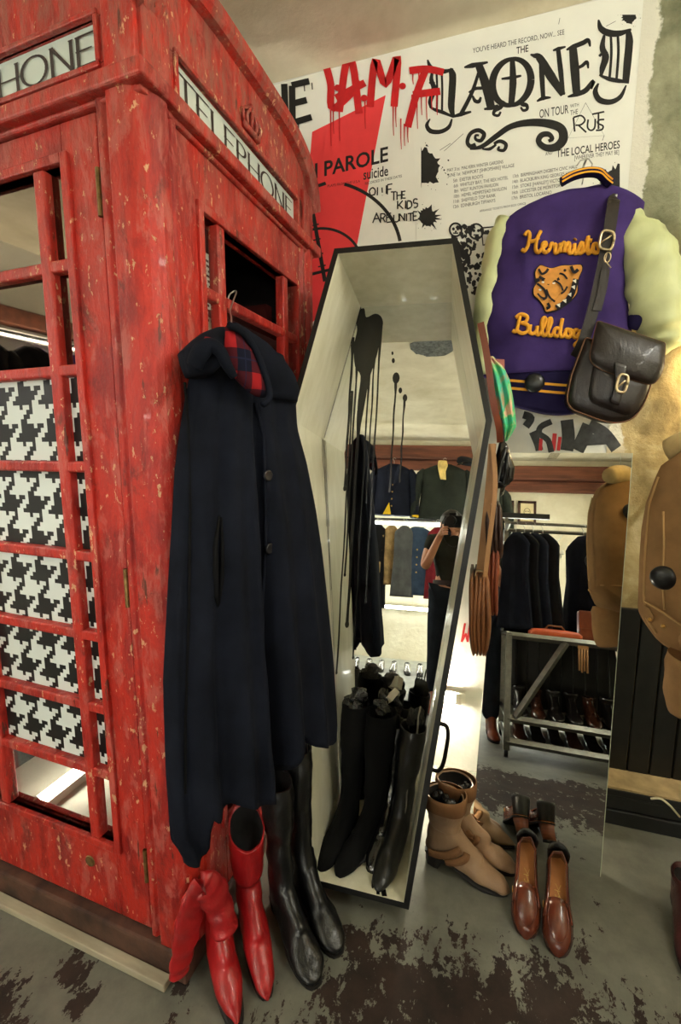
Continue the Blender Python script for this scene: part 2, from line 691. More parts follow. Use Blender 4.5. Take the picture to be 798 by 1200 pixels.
M_STONE = stone_mat()
M_BLACKP = simple('black_gloss_paint', (16, 16, 15), .38, 0, .3, 20, .2)
M_DUST = simple('dusty_timber', (176, 152, 110), .9, 0, .35, 9, .5, .01)
M_BEAM = simple('dark_red_timber', (96, 52, 34), .7, 0, .5, 9, .6, .01, stretch=(.25, 2, 2))

struct(MB().box((LX, RY, -.08), (RX, WY+.2, 0)).build('floor', M_FLOOR))
struct(MB().box((LX, RY, CZ), (RX, WY+.2, CZ+.1)).build('ceiling', M_CEIL))
struct(MB().box((LX-.12, WY, 0), (.50, WY+.12, CZ)).build('wall_back', M_WHITE))
# rough bare stretch of the back wall: real relief
mb = MB()
gx, gz = 90, 150
vs = []
for j in range(gz+1):
    for i in range(gx+1):
        x, z = .46+(RX-.46)*(i/gx)**1.5, .10+(CZ-.10)*j/gz
        k = min(1, max(0, (x-.50)/.10))*min(1, max(0, (z-.87)/.08))
        d = k*(.05*noise.fractal(V((x*2.6, z*2.6, 4)), 1, 2, 3)+.022*noise.fractal(V((x*9, z*9, 1)), 1, 2, 4)+.035*exp(-(((x-.64)/.07)**2+((z-1.86)/.16)**2))+.0)
        vs.append((x, WY-.003-max(d, -.01)*(k>0), z))
fs = [(j*(gx+1)+i, j*(gx+1)+i+1, (j+1)*(gx+1)+i+1, (j+1)*(gx+1)+i) for j in range(gz) for i in range(gx)]
struct(mb.add(vs, fs).build('wall_back', M_STONE, smooth=True))
struct(MB().box((.50, WY+.03, 0), (RX, WY+.12, CZ)).build('wall_back', M_STONE))
struct(MB().box((LX-.12, RY, 0), (LX, WY, CZ)).build('wall_left', M_WHITE))
struct(MB().box((RX, RY, 0), (RX+.12, WY+.12, CZ)).build('wall_right', M_REAR))
struct(MB().box((LX-.12, RY-.12, 0), (RX+.12, RY, CZ)).build('wall_rear', M_REAR))
# timber beams under the ceiling of the rear and left walls
mb = MB()
mb.box((LX, RY, 2.68), (RX, RY+.13, 2.86)).box((LX, RY, 2.53), (RX, RY+.07, 2.67))
struct(mb.build('trim_1', M_BEAM, bevel=.012))
struct(MB().box((LX, RY+.15, 2.36), (LX+.10, WY, 2.49)).build('trim_2', M_BEAM, bevel=.012))
# black boarded dado on the right, dusty ledge and black plinth under it
mb = MB()
x = .47
while x < RX-.01:
    mb.box((x, WY-.022, .15), (min(x+.072, RX), WY+.01, .835))
    x += .078
struct(mb.build('trim_3', M_BLACKP, bevel=.004))
LEDGE = simple('ledge_black', (18, 18, 17), .5, 0, .3, 30, .2)
mb = MB()
mb.box((.10, 1.80, 0), (RX, WY, .062)).box((.10, 1.806, .066), (RX, WY, .118)).box((.10, 1.80, .122), (RX, WY, .150))
struct(mb.build('baseboard_back', LEDGE, bevel=.004))
struct(MB().box((.10, 1.803, .150), (RX, WY-.02, .158)).build('trim_4', M_DUST))
# bare lath strip and damp patch on the ceiling (seen in the mirrors)
mb = MB()
mb.prism([(.84, -2.5, CZ), (.95, -2.5, CZ), (1.04, -1.2, CZ), (.92, -1.2, CZ)], (0, 0, -.006))
struct(mb.build('trim_5', simple('bare_lath', (150, 142, 118), .95, 0, .5, 60, .8, .01)))
mb = MB()
rnd = random.Random(3)
pts = [(-.19+.16*cos(a*pi/14)*(1+.25*rnd.random()), -.10+.16*sin(a*pi/14)*(1+.35*rnd.random()), CZ) for a in range(28)]
mb.prism(pts, (0, 0, -.004))
struct(mb.build('trim_6', simple('grey_damp_patch', (96, 100, 98), .95, 0, .6, 40, .6, .008)))

# ================================================================== red telephone box
def red_paint():
    t = NT('flaking_red_paint')
    n1 = t.noise(6, 7, .7, (1, 1, .4), .4)
    n2 = t.noise(20, 6, .72, (1, 1, .35), .3)
    n3 = t.noise(58, 5, .65, (1, 1, .5))
    red = t.ramp(n1, [(.28, srgb(100, 18, 18)), (.42, srgb(146, 30, 26)), (.52, srgb(184, 44, 32)), (.62, srgb(152, 40, 36)), (.75, srgb(156, 62, 58))])
    mk = lambda src, a, b: t.ramp(src, [(a, BW0), (b, BW1)])
    # thin pink bloom where the top coat has chalked
    c1 = t.mix(t.math('MULTIPLY', mk(n2, .53, .60), .55), red, srgb(184, 98, 88))
    # brown dust lying on the upper mouldings
    tc = t.n('ShaderNodeTexCoord')
    sep = t.n('ShaderNodeSeparateXYZ')
    t.l(tc.outputs['Object'], sep.inputs[0])
    hi = t.n('ShaderNodeMapRange', interpolation_type='SMOOTHSTEP')
    t.l(t.math('ADD', sep.outputs[2], t.math('MULTIPLY', n1, .7)), hi.inputs[0])
    hi.inputs[1].default_value, hi.inputs[2].default_value = 2.2, 2.85
    c1 = t.mix(t.math('MULTIPLY', hi.outputs[0], t.math('MULTIPLY', mk(t.noise(30, 6, .75, (1, 1, .3)), .42, .62), .85)), c1, srgb(140, 92, 80))
    # bare buff filler, grime and scratches
    chips = mk(t.math('ADD', n3, t.math('MULTIPLY', n1, .35)), .80, .83)
    c2 = t.mix(chips, c1, srgb(206, 156, 118))
    grime = mk(t.noise(12, 7, .78, (1, 1, .45), .5), .56, .68)
    c3 = t.mix(t.math('MULTIPLY', grime, .75), c2, srgb(78, 30, 26))
    scr = mk(t.noise(36, 5, .68, (1, 1, .14)), .64, .67)
    c4 = t.mix(t.math('MULTIPLY', scr, .85), c3, srgb(82, 46, 36))
    t.base(c4)
    t.set(.45, 0, .35, .03)
    t.bump(t.math('ADD', t.math('ADD', n2, t.math('MULTIPLY', n3, .6)), t.math('MULTIPLY', chips, -.25)), .6, .008)
    return t.m


M_RED = red_paint()
M_RUST = simple('rusty_plinth_paint', (74, 48, 36), .7, 0, .6, 12, .5, .01)
M_OPAL = simple('opal_sign_glass', (198, 208, 200), .3, 0, .04, 12, .05)
M_INK = simple('dark_sign_lettering', (52, 40, 36), .6, 0, .3, 60, 0)
M_BRASS = simple('brass_hinge', (124, 100, 60), .45, .7, .5, 40, .3)


def clear_glass(name, tint=(1, 1, 1, 1), k=1.0):
    t = NT(name)
    tr = t.n('ShaderNodeBsdfTransparent')
    tr.inputs[0].default_value = tint
    gl = t.n('ShaderNodeBsdfGlossy')
    gl.inputs['Roughness'].default_value = .02
    fr = t.n('ShaderNodeLayerWeight')
    fr.inputs[0].default_value = .5
    fac = t.math('ADD', t.math('MULTIPLY', t.math('POWER', fr.outputs['Facing'], 4.0), .8), .05)
    mx = t.n('ShaderNodeMixShader')
    t.l(t.math('MULTIPLY', fac, k), mx.inputs[0])
    t.l(tr.outputs[0], mx.inputs[1])
    t.l(gl.outputs[0], mx.inputs[2])
    t.l(mx.outputs[0], t.t.nodes['Material Output'].inputs['Surface'])
    return t.m


M_GLASS = clear_glass('window_glass', (.93, .95, .94, 1), 1.2)
tt = NT('dark_reflective_glass')
tt.base(srgb(108, 98, 86))
tt.set(.03, 1.0)
M_DGLASS = tt.m
tt = NT('silvered_mirror')
tt.base((.86, .88, .85, 1))
tt.set(.0, 1.0)
M_MIRROR = tt.m


def houndstooth():
    t = NT('houndstooth_check')
    tc = t.n('ShaderNodeTexCoord')
    sep = t.n('ShaderNodeSeparateXYZ')
    t.l(tc.outputs['Object'], sep.inputs[0])
    c = .0122
    i = t.math('FLOOR', t.math('DIVIDE', t.math('ADD', sep.outputs[0], 10.0), c))
    j = t.math('FLOOR', t.math('DIVIDE', t.math('ADD', sep.outputs[2], 10.0), c))
    A = t.math('LESS_THAN', t.math('MODULO', i, 8.0), 4.0)
    B = t.math('LESS_THAN', t.math('MODULO', j, 8.0), 4.0)
    T = t.math('LESS_THAN', t.math('MODULO', t.math('ADD', t.math('SUBTRACT', i, j), 8000.0), 4.0), 2.0)
    v = t.math('ADD', t.math('MULTIPLY', A, T), t.math('MULTIPLY', B, t.math('SUBTRACT', 1.0, T)))
    t.base(t.mix(v, srgb(18, 18, 19), srgb(216, 222, 218)))
    t.set(.4, 0, .4)
    return t.m


BA = radians(-2.9)
BOX0 = V((-.712, .887, 0))
booth = thing('telephone_box', 'weathered red telephone box with flaking paint and houndstooth-lined door', 'telephone box', BOX0, (0, 0, BA))
BW, BD = 1.05, .88
PR = .022                       # how far posts and mouldings stand proud
mb = MB()
mb.box((-BW-.01, -.03, 0), (.012, BD+.01, .088))
mb.build('plinth', M_RUST, booth, bevel=.008)


def post_section(cx, cy, sx, sy):
    """reeded rounded corner post outline, outer corner at (cx, cy) growing inwards by signs sx, sy"""
    p = []
    w, d, r = .122, .105, .045
    prof = [(w, .0), (w-.008, -.012), (w-.022, -.012), (w-.028, -.004), (w-.038, -.004), (w-.046, -PR), (r, -PR)]
    p += prof
    for k in range(1, 7):
        a = -pi/2-pi/2*k/6
        p.append((r+(r+PR)*cos(a), r+(r+PR)*sin(a)))
    p += [(-PR, d-.05), (-.004, d-.042), (-.004, d-.03), (-.010, d-.026), (-.010, d-.012), (0, d)]
    p += [(.05, d), (.05, .05), (w, .05)]
    return [(cx+sx*x, cy+sy*y) for x, y in p]


for cx, cy, sx, sy in ((0, 0, -1, 1), (-BW, 0, 1, 1), (0, BD, -1, -1), (-BW, BD, 1, -1)):
    mb = MB()
    mb.prism([V((x, y, .088)) for x, y in post_section(cx, cy, sx, sy)], (0, 0, 2.12))
    mb.build('corner_post', M_RED, booth, bevel=.003)

# belt moulding round the top of the posts
mb = MB()
for z0, z1, e in ((2.188, 2.202, .012), (2.200, 2.236, .034), (2.236, 2.250, .02)):
    mb.box((-BW-e, -e, z0), (e, BD+e, z1))
mb.build('belt_moulding', M_RED, booth, bevel=.010, seg=3)


def arch(t, base, h):
    return base+h*sqrt(max(0, 1-abs(t)**4))


def fascia(name, w, to3, zs0, zs1, s0, s1):
    """pediment face with a letter slot: local coordinate c in 0..w, outward offset d"""
    m = MB()
    def bx(c0, c1, z0, z1, d0=-.05, d1=0.0):
        q = [to3(c, d, z) for z in (z0, z1) for d in (d0, d1) for c in (c0, c1)]
        m.add(q, [(0, 2, 3, 1), (4, 5, 7, 6), (0, 1, 5, 4), (2, 6, 7, 3), (0, 4, 6, 2), (1, 3, 7, 5)])
    bx(0, w, 2.19, zs0)
    bx(0, s0, zs0, zs1)
    bx(s1, w, zs0, zs1)
    n = 30
    top = [(w*i/n, arch(2*i/n-1, 2.37, .150)) for i in range(n+1)]
    pts = [(0, zs1)]+[(c, max(z, zs1)) for c, z in top]+[(w, zs1)]
    m.prism([to3(c, -.05, z) for c, z in pts], to3(0, 0, 0)-to3(0, -.05, 0))
    # corner blocks
    bx(-.0, .085, 2.19, 2.40, -.05, .012)
    bx(w-.085, w, 2.19, 2.40, -.05, .012)
    f = m.build(name, M_RED, booth, bevel=.003)
    # slot lip
    m = MB()
    for c0, c1, z0, z1 in ((s0-.01, s1+.01, zs0-.012, zs0), (s0-.01, s1+.01, zs1, zs1+.012), (s0-.012, s0, zs0, zs1), (s1, s1+.012, zs0, zs1)):
        q = [to3(c, d, z) for z in (z0, z1) for d in (-.01, .008) for c in (c0, c1)]
        m.add(q, [(0, 2, 3, 1), (4, 5, 7, 6), (0, 1, 5, 4), (2, 6, 7, 3), (0, 4, 6, 2), (1, 3, 7, 5)])
    m.build('sign_lip', M_RED, f, bevel=.003)
    # arch moulding
    m = MB()
    rings = []
    for i in range(n*2+1):
        t = i/n-1
        c = w/2+(w/2+.028)*t
        zi, zo = arch(t, 2.345, .165), arch(t, 2.385, .180)
        ci = w/2+(w/2+.0)*t
        rings.append([to3(ci, .0, zi), to3(ci, .022, zi+.006), to3(c, .034, zi+.02), to3(c, .034, zo-.008), to3(c, .02, zo), to3(c, -.06, zo+.005), to3(ci, -.06, zi)])
    m.rings(rings)
    m.build('arch_moulding', M_RED, f, bevel=.002)
    # sign glass and lettering
    m = MB()
    q = [to3(c, d, z) for z in (zs0, zs1) for d in (-.03, -.012) for c in (s0, s1)]
    m.add(q, [(0, 2, 3, 1), (4, 5, 7, 6), (0, 1, 5, 4), (2, 6, 7, 3), (0, 4, 6, 2), (1, 3, 7, 5)])
    sg = m.build('sign_panel', M_OPAL, f)
    sg['label'] = 'pale opal glass sign panel'
    m = MB()
    word = 'TELEPHONE'
    H = zs1-zs0
    wid = dict(T=.78, E=.62, L=.6, P=.62, H=.82, O=.98, N=.86)
    x = s0+.015
    tot = sum(wid[ch] for ch in word)
    k = (s1-s0-.03-.012*(len(word)-1))/tot
    for ch in word:
        wch = wid[ch]*k
        bold = lambda dx, dy: .0036+.0068*abs(dy)**1.5
        glyph(m, ch, ((x, zs0+H*.17), (wch, 0), (0, H*.66)), bold, lambda c, z: to3(c, -.0105, z))
        for st in GLY[ch]:                       # serifs
            if ch != 'O':
                for px_, pz_ in (st[0], st[-1]):
                    ribbon(m, [(x+wch*px_-.007, zs0+H*(.17+.66*pz_)), (x+wch*px_+.007, zs0+H*(.17+.66*pz_))], .0028, lambda c, z: to3(c, -.0105, z))
        x += wch+.012
    m.build('lettering', M_INK, f)
    # crown relief above the slot
    m = MB()
    cc, zc = w/2, zs1+.045
    P = lambda c, z, d: to3(cc+c, d, zc+z)
    m.prism([P(-.042, -.022, 0), P(.042, -.022, 0), P(.046, -.008, 0), P(-.046, -.008, 0)], to3(0, .012, 0)-to3(0, 0, 0))
    for c in (-.045, -.025, 0, .025, .045):
        m.tube([P(c*.9, -.01, .006), P(c*1.15, .018, .010), P(c*.55, .036, .010), P(0, .044, .008)], .0055, 8)
    m.lathe(P(0, .052, .006), [(.001, -.009), (.008, -.005), (.009, 0), (.008, .005), (.001, .009)], 10)
    m.build('crown_emblem', M_RED, f, smooth=True)
    return f


fascia('front_fascia', BW, lambda c, d, z: V((-BW+c, -d, z)), 2.275, 2.363, .272, .938)
fascia('side_fascia', BD, lambda c, d, z: V((d, c, z)), 2.253, 2.345, .118, .758)
fascia('side_fascia', BD, lambda c, d, z: V((-BW-d, BD-c, z)), 2.253, 2.345, .118, .758)
# shallow dome
mb = MB()
n = 26
vs = []
for j in range(n+1):
    for i in range(n+1):
        tx, ty = 2*i/n-1, 2*j/n-1
        vs.append((-BW/2+BW/2*tx, BD/2+BD/2*ty, 2.40+.155*max(sqrt(max(0, 1-abs(tx)**4)), 0)*sqrt(max(0, 1-abs(ty)**4))+.05*(1-tx*tx)*(1-ty*ty)))
mb.add(vs, [(j*(n+1)+i, j*(n+1)+i+1, (j+1)*(n+1)+i+1, (j+1)*(n+1)+i) for j in range(n) for i in range(n)])
mb.build('domed_roof', M_RED, booth, smooth=True)


def glazed(name, to3, zb, zt, rows, bars, x0, x1, f0, f1, zlow, ztop):
    """glazed leaf: bars = list of (c0,c1) vertical glazing bars between x0..x1; frame out to f0..f1"""
    m = MB()
    def bx(c0, c1, z0, z1, d0, d1):
        q = [to3(c, d, z) for z in (z0, z1) for d in (d0, d1) for c in (c0, c1)]
        m.add(q, [(0, 2, 3, 1), (4, 5, 7, 6), (0, 1, 5, 4), (2, 6, 7, 3), (0, 4, 6, 2), (1, 3, 7, 5)])
    bx(f0, x0, zlow, ztop, -.045, 0)
    bx(x1, f1, zlow, ztop, -.045, 0)
    bx(x0, x1, zlow, zb, -.045, 0)
    bx(x0, x1, zt, ztop, -.045, 0)
    # raised bead around the glazing
    for c0, c1, z0, z1 in ((x0-.022, x0, zb-.022, zt+.022), (x1, x1+.022, zb-.022, zt+.022), (x0, x1, zb-.022, zb), (x0, x1, zt, zt+.022)):
        bx(c0, c1, z0, z1, -.03, .010)
    f = m.build(name, M_RED, booth, bevel=.003)
    m = MB()
    for c0, c1 in bars:
        bx(c0, c1, zb, zt, -.028, .006)
    for z in rows:
        bx(x0, x1, z-.014, z+.014, -.027, .005)
    m.build('glazing_bars', M_RED, f, bevel=.006, seg=3)
    return f, bx


FR = lambda c, d, z: V((c, -d, z))
ROWS = (1.884, 1.642, 1.404, 1.170, .950, .741, .542)
X0, X1 = -.765, -.236
door, _ = glazed('door', FR, .328, 2.10, ROWS, ((-.711, -.675), (-.330, -.294)), X0, X1, -.920, -.128, .092, 2.186)
m = MB(); m.box((X0, .016, 1.656), (X1, .020, 2.10)); m.build('upper_panes', M_DGLASS, door)['label'] = 'dark reflecting glass panes'
m = MB(); m.box((X0, .018, .545), (X1, .022, 1.655)); m.build('patterned_panel', houndstooth(), door)['label'] = 'black and white houndstooth panel behind glass'
m = MB(); m.box((X0, .016, .328), (X1, .019, .543)); m.build('lower_panes', M_GLASS, door)['label'] = 'clear glass panes'
for z in (2.02, 1.10, .30):
    m = MB(); m.cyl((-.1285, -.004, z-.05), (-.1285, -.004, z+.05), .006, 10); m.box((-.134, -.006, z-.05), (-.124, .0, z+.05)); m.build('hinge', M_BRASS, door)
m = MB()
m.lathe((-.345, -.001, .236), [(.0, 0), (.018, 0), (.016, .003), (.0, .004)], 18, (0, -1, 0))
m.build('maker_plate', M_BRASS, door)
m = MB(); m.cyl((-.845, -.02, 1.02), (-.845, -.02, 1.14), .008, 10); m.box((-.852, -.02, 1.02), (-.838, 0, 1.03)); m.box((-.852, -.02, 1.13), (-.838, 0, 1.14)); m.build('pull_handle', M_BRASS, door)

SD = lambda c, d, z: V((d, c, z))
SROWS = (1.856, 1.630, 1.404, 1.170, .950, .741, .542)
side, _ = glazed('side_window', SD, .328, 2.045, SROWS, ((.250, .285), (.632, .668)), .190, .745, .104, .776, .092, 2.19)
m = MB(); m.box((-.02, .19, .328), (-.016, .252, 2.045)); m.box((-.02, .666, .328), (-.016, .745, 2.045)); m.box((-.02, .252, .328), (-.016, .666, 1.642)); m.build('pane', M_GLASS, side)
SDL = lambda c, d, z: V((-BW-d, BD-c, z))
lside, _ = glazed('side_window', SDL, .328, 2.045, SROWS, ((.250, .285), (.632, .668)), .190, .745, .104, .776, .092, 2.19)
m = MB(); m.box((-BW+.016, .135, .328), (-BW+.02, .69, 2.045)); m.build('pane', M_DGLASS, lside)
M_DARK = simple('dark_interior_board', (26, 24, 24), .7, 0, .3, 20, .1)
m = MB(); m.box((-BW+.10, BD-.03, .09), (-.10, BD, 2.19)); m.build('back_panel', M_RED, booth)
m = MB(); m.box((-BW+.05, .05, .09), (-.05, BD-.035, .215)); m.build('raised_floor', simple('white_booth_floor', (224, 220, 204), .5, 0, .06, 12, .1), booth)
m = MB(); m.box((-BW+.05, BD-.05, .215), (-.05, BD-.035, 2.19)); m.box((-BW+.06, .06, .215), (-BW+.075, BD-.05, 2.19)); m.box((-BW+.05, .05, 2.17), (-.05, BD-.04, 2.19)); m.build('lining', M_DARK, booth)
m = MB(); m.box((-.45, BD-.062, 1.58), (-.06, BD-.05, 1.80)); m.build('pale_board', simple('pale_grey_board', (160, 168, 170), .6, 0, .1, 12, .1), booth)
m = MB(); m.box((-.60, .34, 1.84), (-.05, BD-.07, 1.86)); m.box((-.60, .70, 1.86), (-.10, .74, 1.98)); m.build('inner_shelf', simple('dark_red_shelf', (70, 22, 20), .5, 0, .3, 10, .1), booth)


def put(o, local):
    """top-level thing placed in the booth's axes"""
    o.location = booth.matrix_world @ V(local) if False else BOX0 + Matrix.Rotation(BA, 3, 'Z') @ V(local)
    o.rotation_euler = (0, 0, BA)
    return o


M_TUBE = emissive('lit_fluorescent_tube', (255, 248, 224), 9)
M_TUBEB = emissive('lit_strip_light', (252, 253, 244), 46)
M_BATT = simple('white_batten', (226, 224, 214), .4, 0, .04, 20, 0)


def strip_light(label, a, b, mat, group=None, housing=(0, 0, .03), r=.013, arm=None):
    a, b = V(a), V(b)
    t = thing('fluorescent_strip_light', label, 'light', a, group=group)
    m = MB(); m.tube([V((0, 0, 0)), b-a], r, 12); m.build('tube', mat, t, True)
    h = V(housing); d = (b-a).normalized(); s = d.cross(h).normalized()*.024
    m = MB()
    hn = h.normalized()*.022
    m.prism([h-s-hn*.6-d*.03, h+s-hn*.6-d*.03, h+s+hn-d*.03, h-s+hn-d*.03], (b-a)+d*.06)
    for q in (V((0, 0, 0)), b-a):
        m.tube([q-d*.012, q+d*.012], r*1.5, 10)
        m.tube([q, q+h*.8], r*.8, 8)
    m.build('batten', M_BATT, t)
    if arm:                                   # wires or brackets that carry the batten
        for f in (.15, .85):
            m = MB(); q = (b-a)*f+V(housing); m.tube([q, q+V(arm)], .0035, 6); m.build('bracket', M_BATT, t)
    return t


Rb = Matrix.Rotation(BA, 3, 'Z')
strip_light('lit strip light lying on the white floor inside the red telephone box', BOX0+Rb @ V((-.685, .075, .262)), BOX0+Rb @ V((-.70, .74, .262)), emissive('lit_booth_tube', (255, 248, 226), 16), housing=(0, 0, -.028))
nt = thing('printed_notice', 'white printed notice behind the telephone box side window', 'notice')
put(nt, (-.10, .20, 1.66))
m = MB(); m.box((0, 0, 0), (.002, .20, .36)); m.build('sheet', simple('notice_paper', (206, 206, 198), .8, 0, .05, 30, 0), nt)
m = MB()
rnd = random.Random(5)
words = ['NOTICE', 'PLEASE', 'NO PHOTOS', 'THANK YOU', 'OPEN DAILY']
for k in range(13):
    z = .335-.014*k
    x = .012
    while x < .18:
        w = rnd.uniform(.01, .035)
        m.add([V((.0026, min(x+e*w, .19), z+f)) for e, f in ((0, 0), (1, 0), (1, .007), (0, .007))], [(0, 1, 2, 3)])
        x += w+.007
splat(m, .09, .07, .026, lambda a, b: V((.0026, a, b)), 2, 18, .2)
m.build('print', M_INK, nt)

# pale floor batten along the box
ob = MB().box((-1.05, -.062, 0), (-.035, -.032, .022)).build('floor_batten', simple('pale_worn_wood', (170, 160, 138), .75, 0, .25, 18, .4, .005, stretch=(.2, 1, 1)), bevel=.003)
put(ob, (0, 0, 0))
tag(ob, 'pale worn wooden batten on the floor along the telephone box', 'batten')
# ================================================================== upright coffin with a mirror back
CR = Matrix(((.998, -.056, .012), (.053, .986, .155), (-.020, -.155, .988)))
c0 = V(CR.col[0]).normalized(); c2 = V(CR.col[2]); c1 = c2.cross(c0).normalized(); c2 = c0.cross(c1).normalized()
CO = V((-.331, 1.559, 0))
CM = Matrix(((c0.x, c1.x, c2.x, CO.x), (c0.y, c1.y, c2.y, CO.y), (c0.z, c1.z, c2.z, CO.z), (0, 0, 0, 1)))
M_COFW = NT('cream_gloss_paint')
_n = M_COFW.noise(16, 5, .6, (1, 1, .25), .2)
M_COFW.base(M_COFW.ramp(_n, [(.3, srgb(214, 209, 180)), (.7, srgb(238, 234, 212))]))
M_COFW.set(.28, 0, .5, .2)
M_COFW.bump(M_COFW.noise(40, 4, .6, (.5, .5, 2.5)), .25, .004)
M_COFW = M_COFW.m
M_DRIP = simple('dried_black_paint', (12, 11, 10), .25, 0, .2, 20, .1, spec=.6)
coffin = thing('coffin', 'upright black coffin painted cream inside with a mirror for its back', 'coffin', mat=CM)
DPT, TH = .379, .018
OUT = [(-.195, 2.06), (.195, 2.06), (.325, 1.50), (.161, 0), (-.161, 0), (-.325, 1.50)]
def inset(poly, d):
    n = len(poly); r = []
    for i in range(n):
        a, b, c = V(poly[i-1]), V(poly[i]), V(poly[(i+1) % n])
        e0, e1 = (b-a).normalized(), (c-b).normalized()
        n0, n1 = V((e0.y, -e0.x)), V((e1.y, -e1.x))
        q = (n0+n1); q = q/q.dot(n0)
        r.append(tuple(b+q*d))
    return r
INN = inset(OUT, TH)
if abs(INN[0][0]) > abs(OUT[0][0]):
    INN = inset(OUT, -TH)
names = ['head_board', 'upper_side_board', 'lower_side_board', 'foot_board', 'lower_side_board', 'upper_side_board']
for i in range(6):
    j = (i+1) % 6
    (ax, az), (bx_, bz), (cx, cz), (dx, dz) = OUT[i], OUT[j], INN[j], INN[i]
    m = MB()
    L = lambda x, z, y: V((x, y, z))
    vs = [L(ax, az, -DPT), L(bx_, bz, -DPT), L(cx, cz, -DPT), L(dx, dz, -DPT), L(ax, az, 0), L(bx_, bz, 0), L(cx, cz, 0), L(dx, dz, 0)]
    m.cur = 0
    m.add(vs, [(0, 1, 2, 3), (4, 7, 6, 5), (0, 4, 5, 1), (1, 5, 6, 2), (0, 3, 7, 4)])
    m.cur = 1
    m.add(vs, [(3, 2, 6, 7)])
    m.build(names[i], [M_BLACKP, M_COFW], coffin)
m = MB()
m.prism([V((x, .006, z)) for x, z in INN], (0, .010, 0))
m.build('back_board', M_BLACKP, coffin)
m = MB()
m.prism([V((x, 0, z)) for x, z in inset(INN, .0005) if True], (0, .005, 0))
m.build('mirror', M_MIRROR, coffin)['label'] = 'mirror filling the coffin back'


def side_map(i, off=-.0015):
    """(s along board from its upper end, y depth) -> 3D just inside board i"""
    a, b = INN[i], INN[(i+1) % 6]
    if a[1] < b[1]:
        a, b = b, a
    e = (V(b)-V(a)); Ln = e.length; e.normalize()
    nn = V((-e.y, e.x))
    cen = V((0, 1.2))
    if (cen-V(a)).dot(nn) < 0:
        nn = -nn
    return (lambda s, y: V((a[0]+e.x*s+nn.x*.0015, y, a[1]+e.y*s+nn.y*.0015))), Ln


# black paint thrown at the upper left corner, running down mirror and boards
m = MB()
mm = lambda x, z: V((x, -.002, z))
pt = [(-.182, 2.03), (-.165, 2.035), (-.155, 2.0), (-.12, 2.012), (-.095, 2.0), (-.085, 1.97), (-.095, 1.93), (-.10, 1.86), (-.115, 1.80), (-.13, 1.74), (-.14, 1.66), (-.155, 1.55), (-.168, 1.55), (-.17, 1.66), (-.165, 1.76), (-.19, 1.80), (-.20, 1.88), (-.19, 1.95), (-.20, 2.0)]
blob(m, crom(pt, 4, True), mm)
rnd = random.Random(11)
for x, z0, z1, w in ((-.205, 1.92, 1.30, .009), (-.183, 1.85, .95, .007), (-.162, 1.62, .75, .012), (-.130, 1.80, .62, .006), (-.112, 1.86, 1.25, .006), (-.092, 1.96, .85, .007), (-.02, 1.74, 1.30, .007), (.018, 1.66, 1.34, .006), (-.195, 1.7, .55, .006)):
    n = 16
    ribbon(m, [(x+.0012*sin(k*1.1+x*40), z0+(z1-z0)*k/n) for k in range(n+1)], [w*(1.5 if k < 2 else .8+.3*rnd.random()) for k in range(n+1)], mm)
    blob(m, [(x+w*.7*cos(a)+.0012*sin(n*1.1+x*40), z1+w*1.2*sin(a)) for a in [k*pi/5 for k in range(10)]], mm)
for x, z, r in ((-.02, 1.75, .014), (.0, 1.70, .007), (.02, 1.67, .009), (-.035, 1.82, .006), (-.04, 1.85, .004)):
    blob(m, [(x+r*cos(a), z+r*1.6*sin(a)) for a in [k*pi/6 for k in range(12)]], mm)
f, Ln = side_map(5)
ribbon(m, [(k*.05, -.004) for k in range(12)], [.004+.006*exp(-k) for k in range(12)], f)
f, Ln = side_map(4)
for y, s1, w in ((-.006, .62, .004), (-.018, .36, .004), (-.03, .16, .003), (-.008, 1.1, .003)):
    ribbon(m, [(k*s1/14, y+.003*sin(k*1.3)) for k in range(15)], w, f)
f = lambda x, y: V((x, y, TH+.0015))
blob(m, crom([(-.03, -.15), (.0, -.13), (.05, -.16), (.06, -.21), (.03, -.23), (.0, -.22), (-.03, -.20)], 4, True), f)
for x0, x1, w in ((.035, .085, .016), (.03, .065, .010)):
    ribbon(m, [(x0+(x1-x0)*k/8, -.22-.155*k/8) for k in range(9)], w, f)
m.build('paint_drips', M_DRIP, coffin)['label'] = 'black paint drips'
# carrying handle low on the right side
a, b = V(OUT[2]), V(OUT[3])
e = (b-a).normalized(); nn = V((-e.y, e.x)); nn = nn if nn.x > 0 else -nn
def RS(s, y, d):
    q = a+e*s+nn*d
    return V((q.x, y, q.y))
m = MB()
pts = [RS(1.02, -.17, .0), RS(1.02, -.17, .03), RS(1.05, -.17, .042), RS(1.10, -.17, .044), RS(1.15, -.17, .042), RS(1.18, -.17, .03), RS(1.18, -.17, 0)]
m.tube(crom([tuple(p) for p in pts], 4), .007, 10)
for s in (1.02, 1.18):
    m.lathe(RS(s, -.17, 0), [(.0, 0), (.022, 0), (.02, .006), (.0, .007)], 14, tuple(RS(0, 0, 1)-RS(0, 0, 0)))
m.build('handle', simple('dark_iron', (30, 28, 26), .35, .8, .2, 20, .1), coffin, True)

# ================================================================== leaning wall mirror
MA = radians(10.5)
MP = Plane((.29, 1.545, 0), (1, 0, 0), (0, sin(MA), cos(MA)))
tr = MP.at(741, 531); br = MP.at(703, 1030)
x1 = (tr[0]+br[0])/2-0.0; ztop = tr[1]
wm = thing('wall_mirror', 'tall frameless mirror leaning on the wall behind the brown loafers', 'mirror', mat=Matrix(((1, 0, 0, .29), (0, MP.v.y, -MP.n.y, 1.545), (0, MP.v.z, -MP.n.z, 0), (0, 0, 0, 1))))
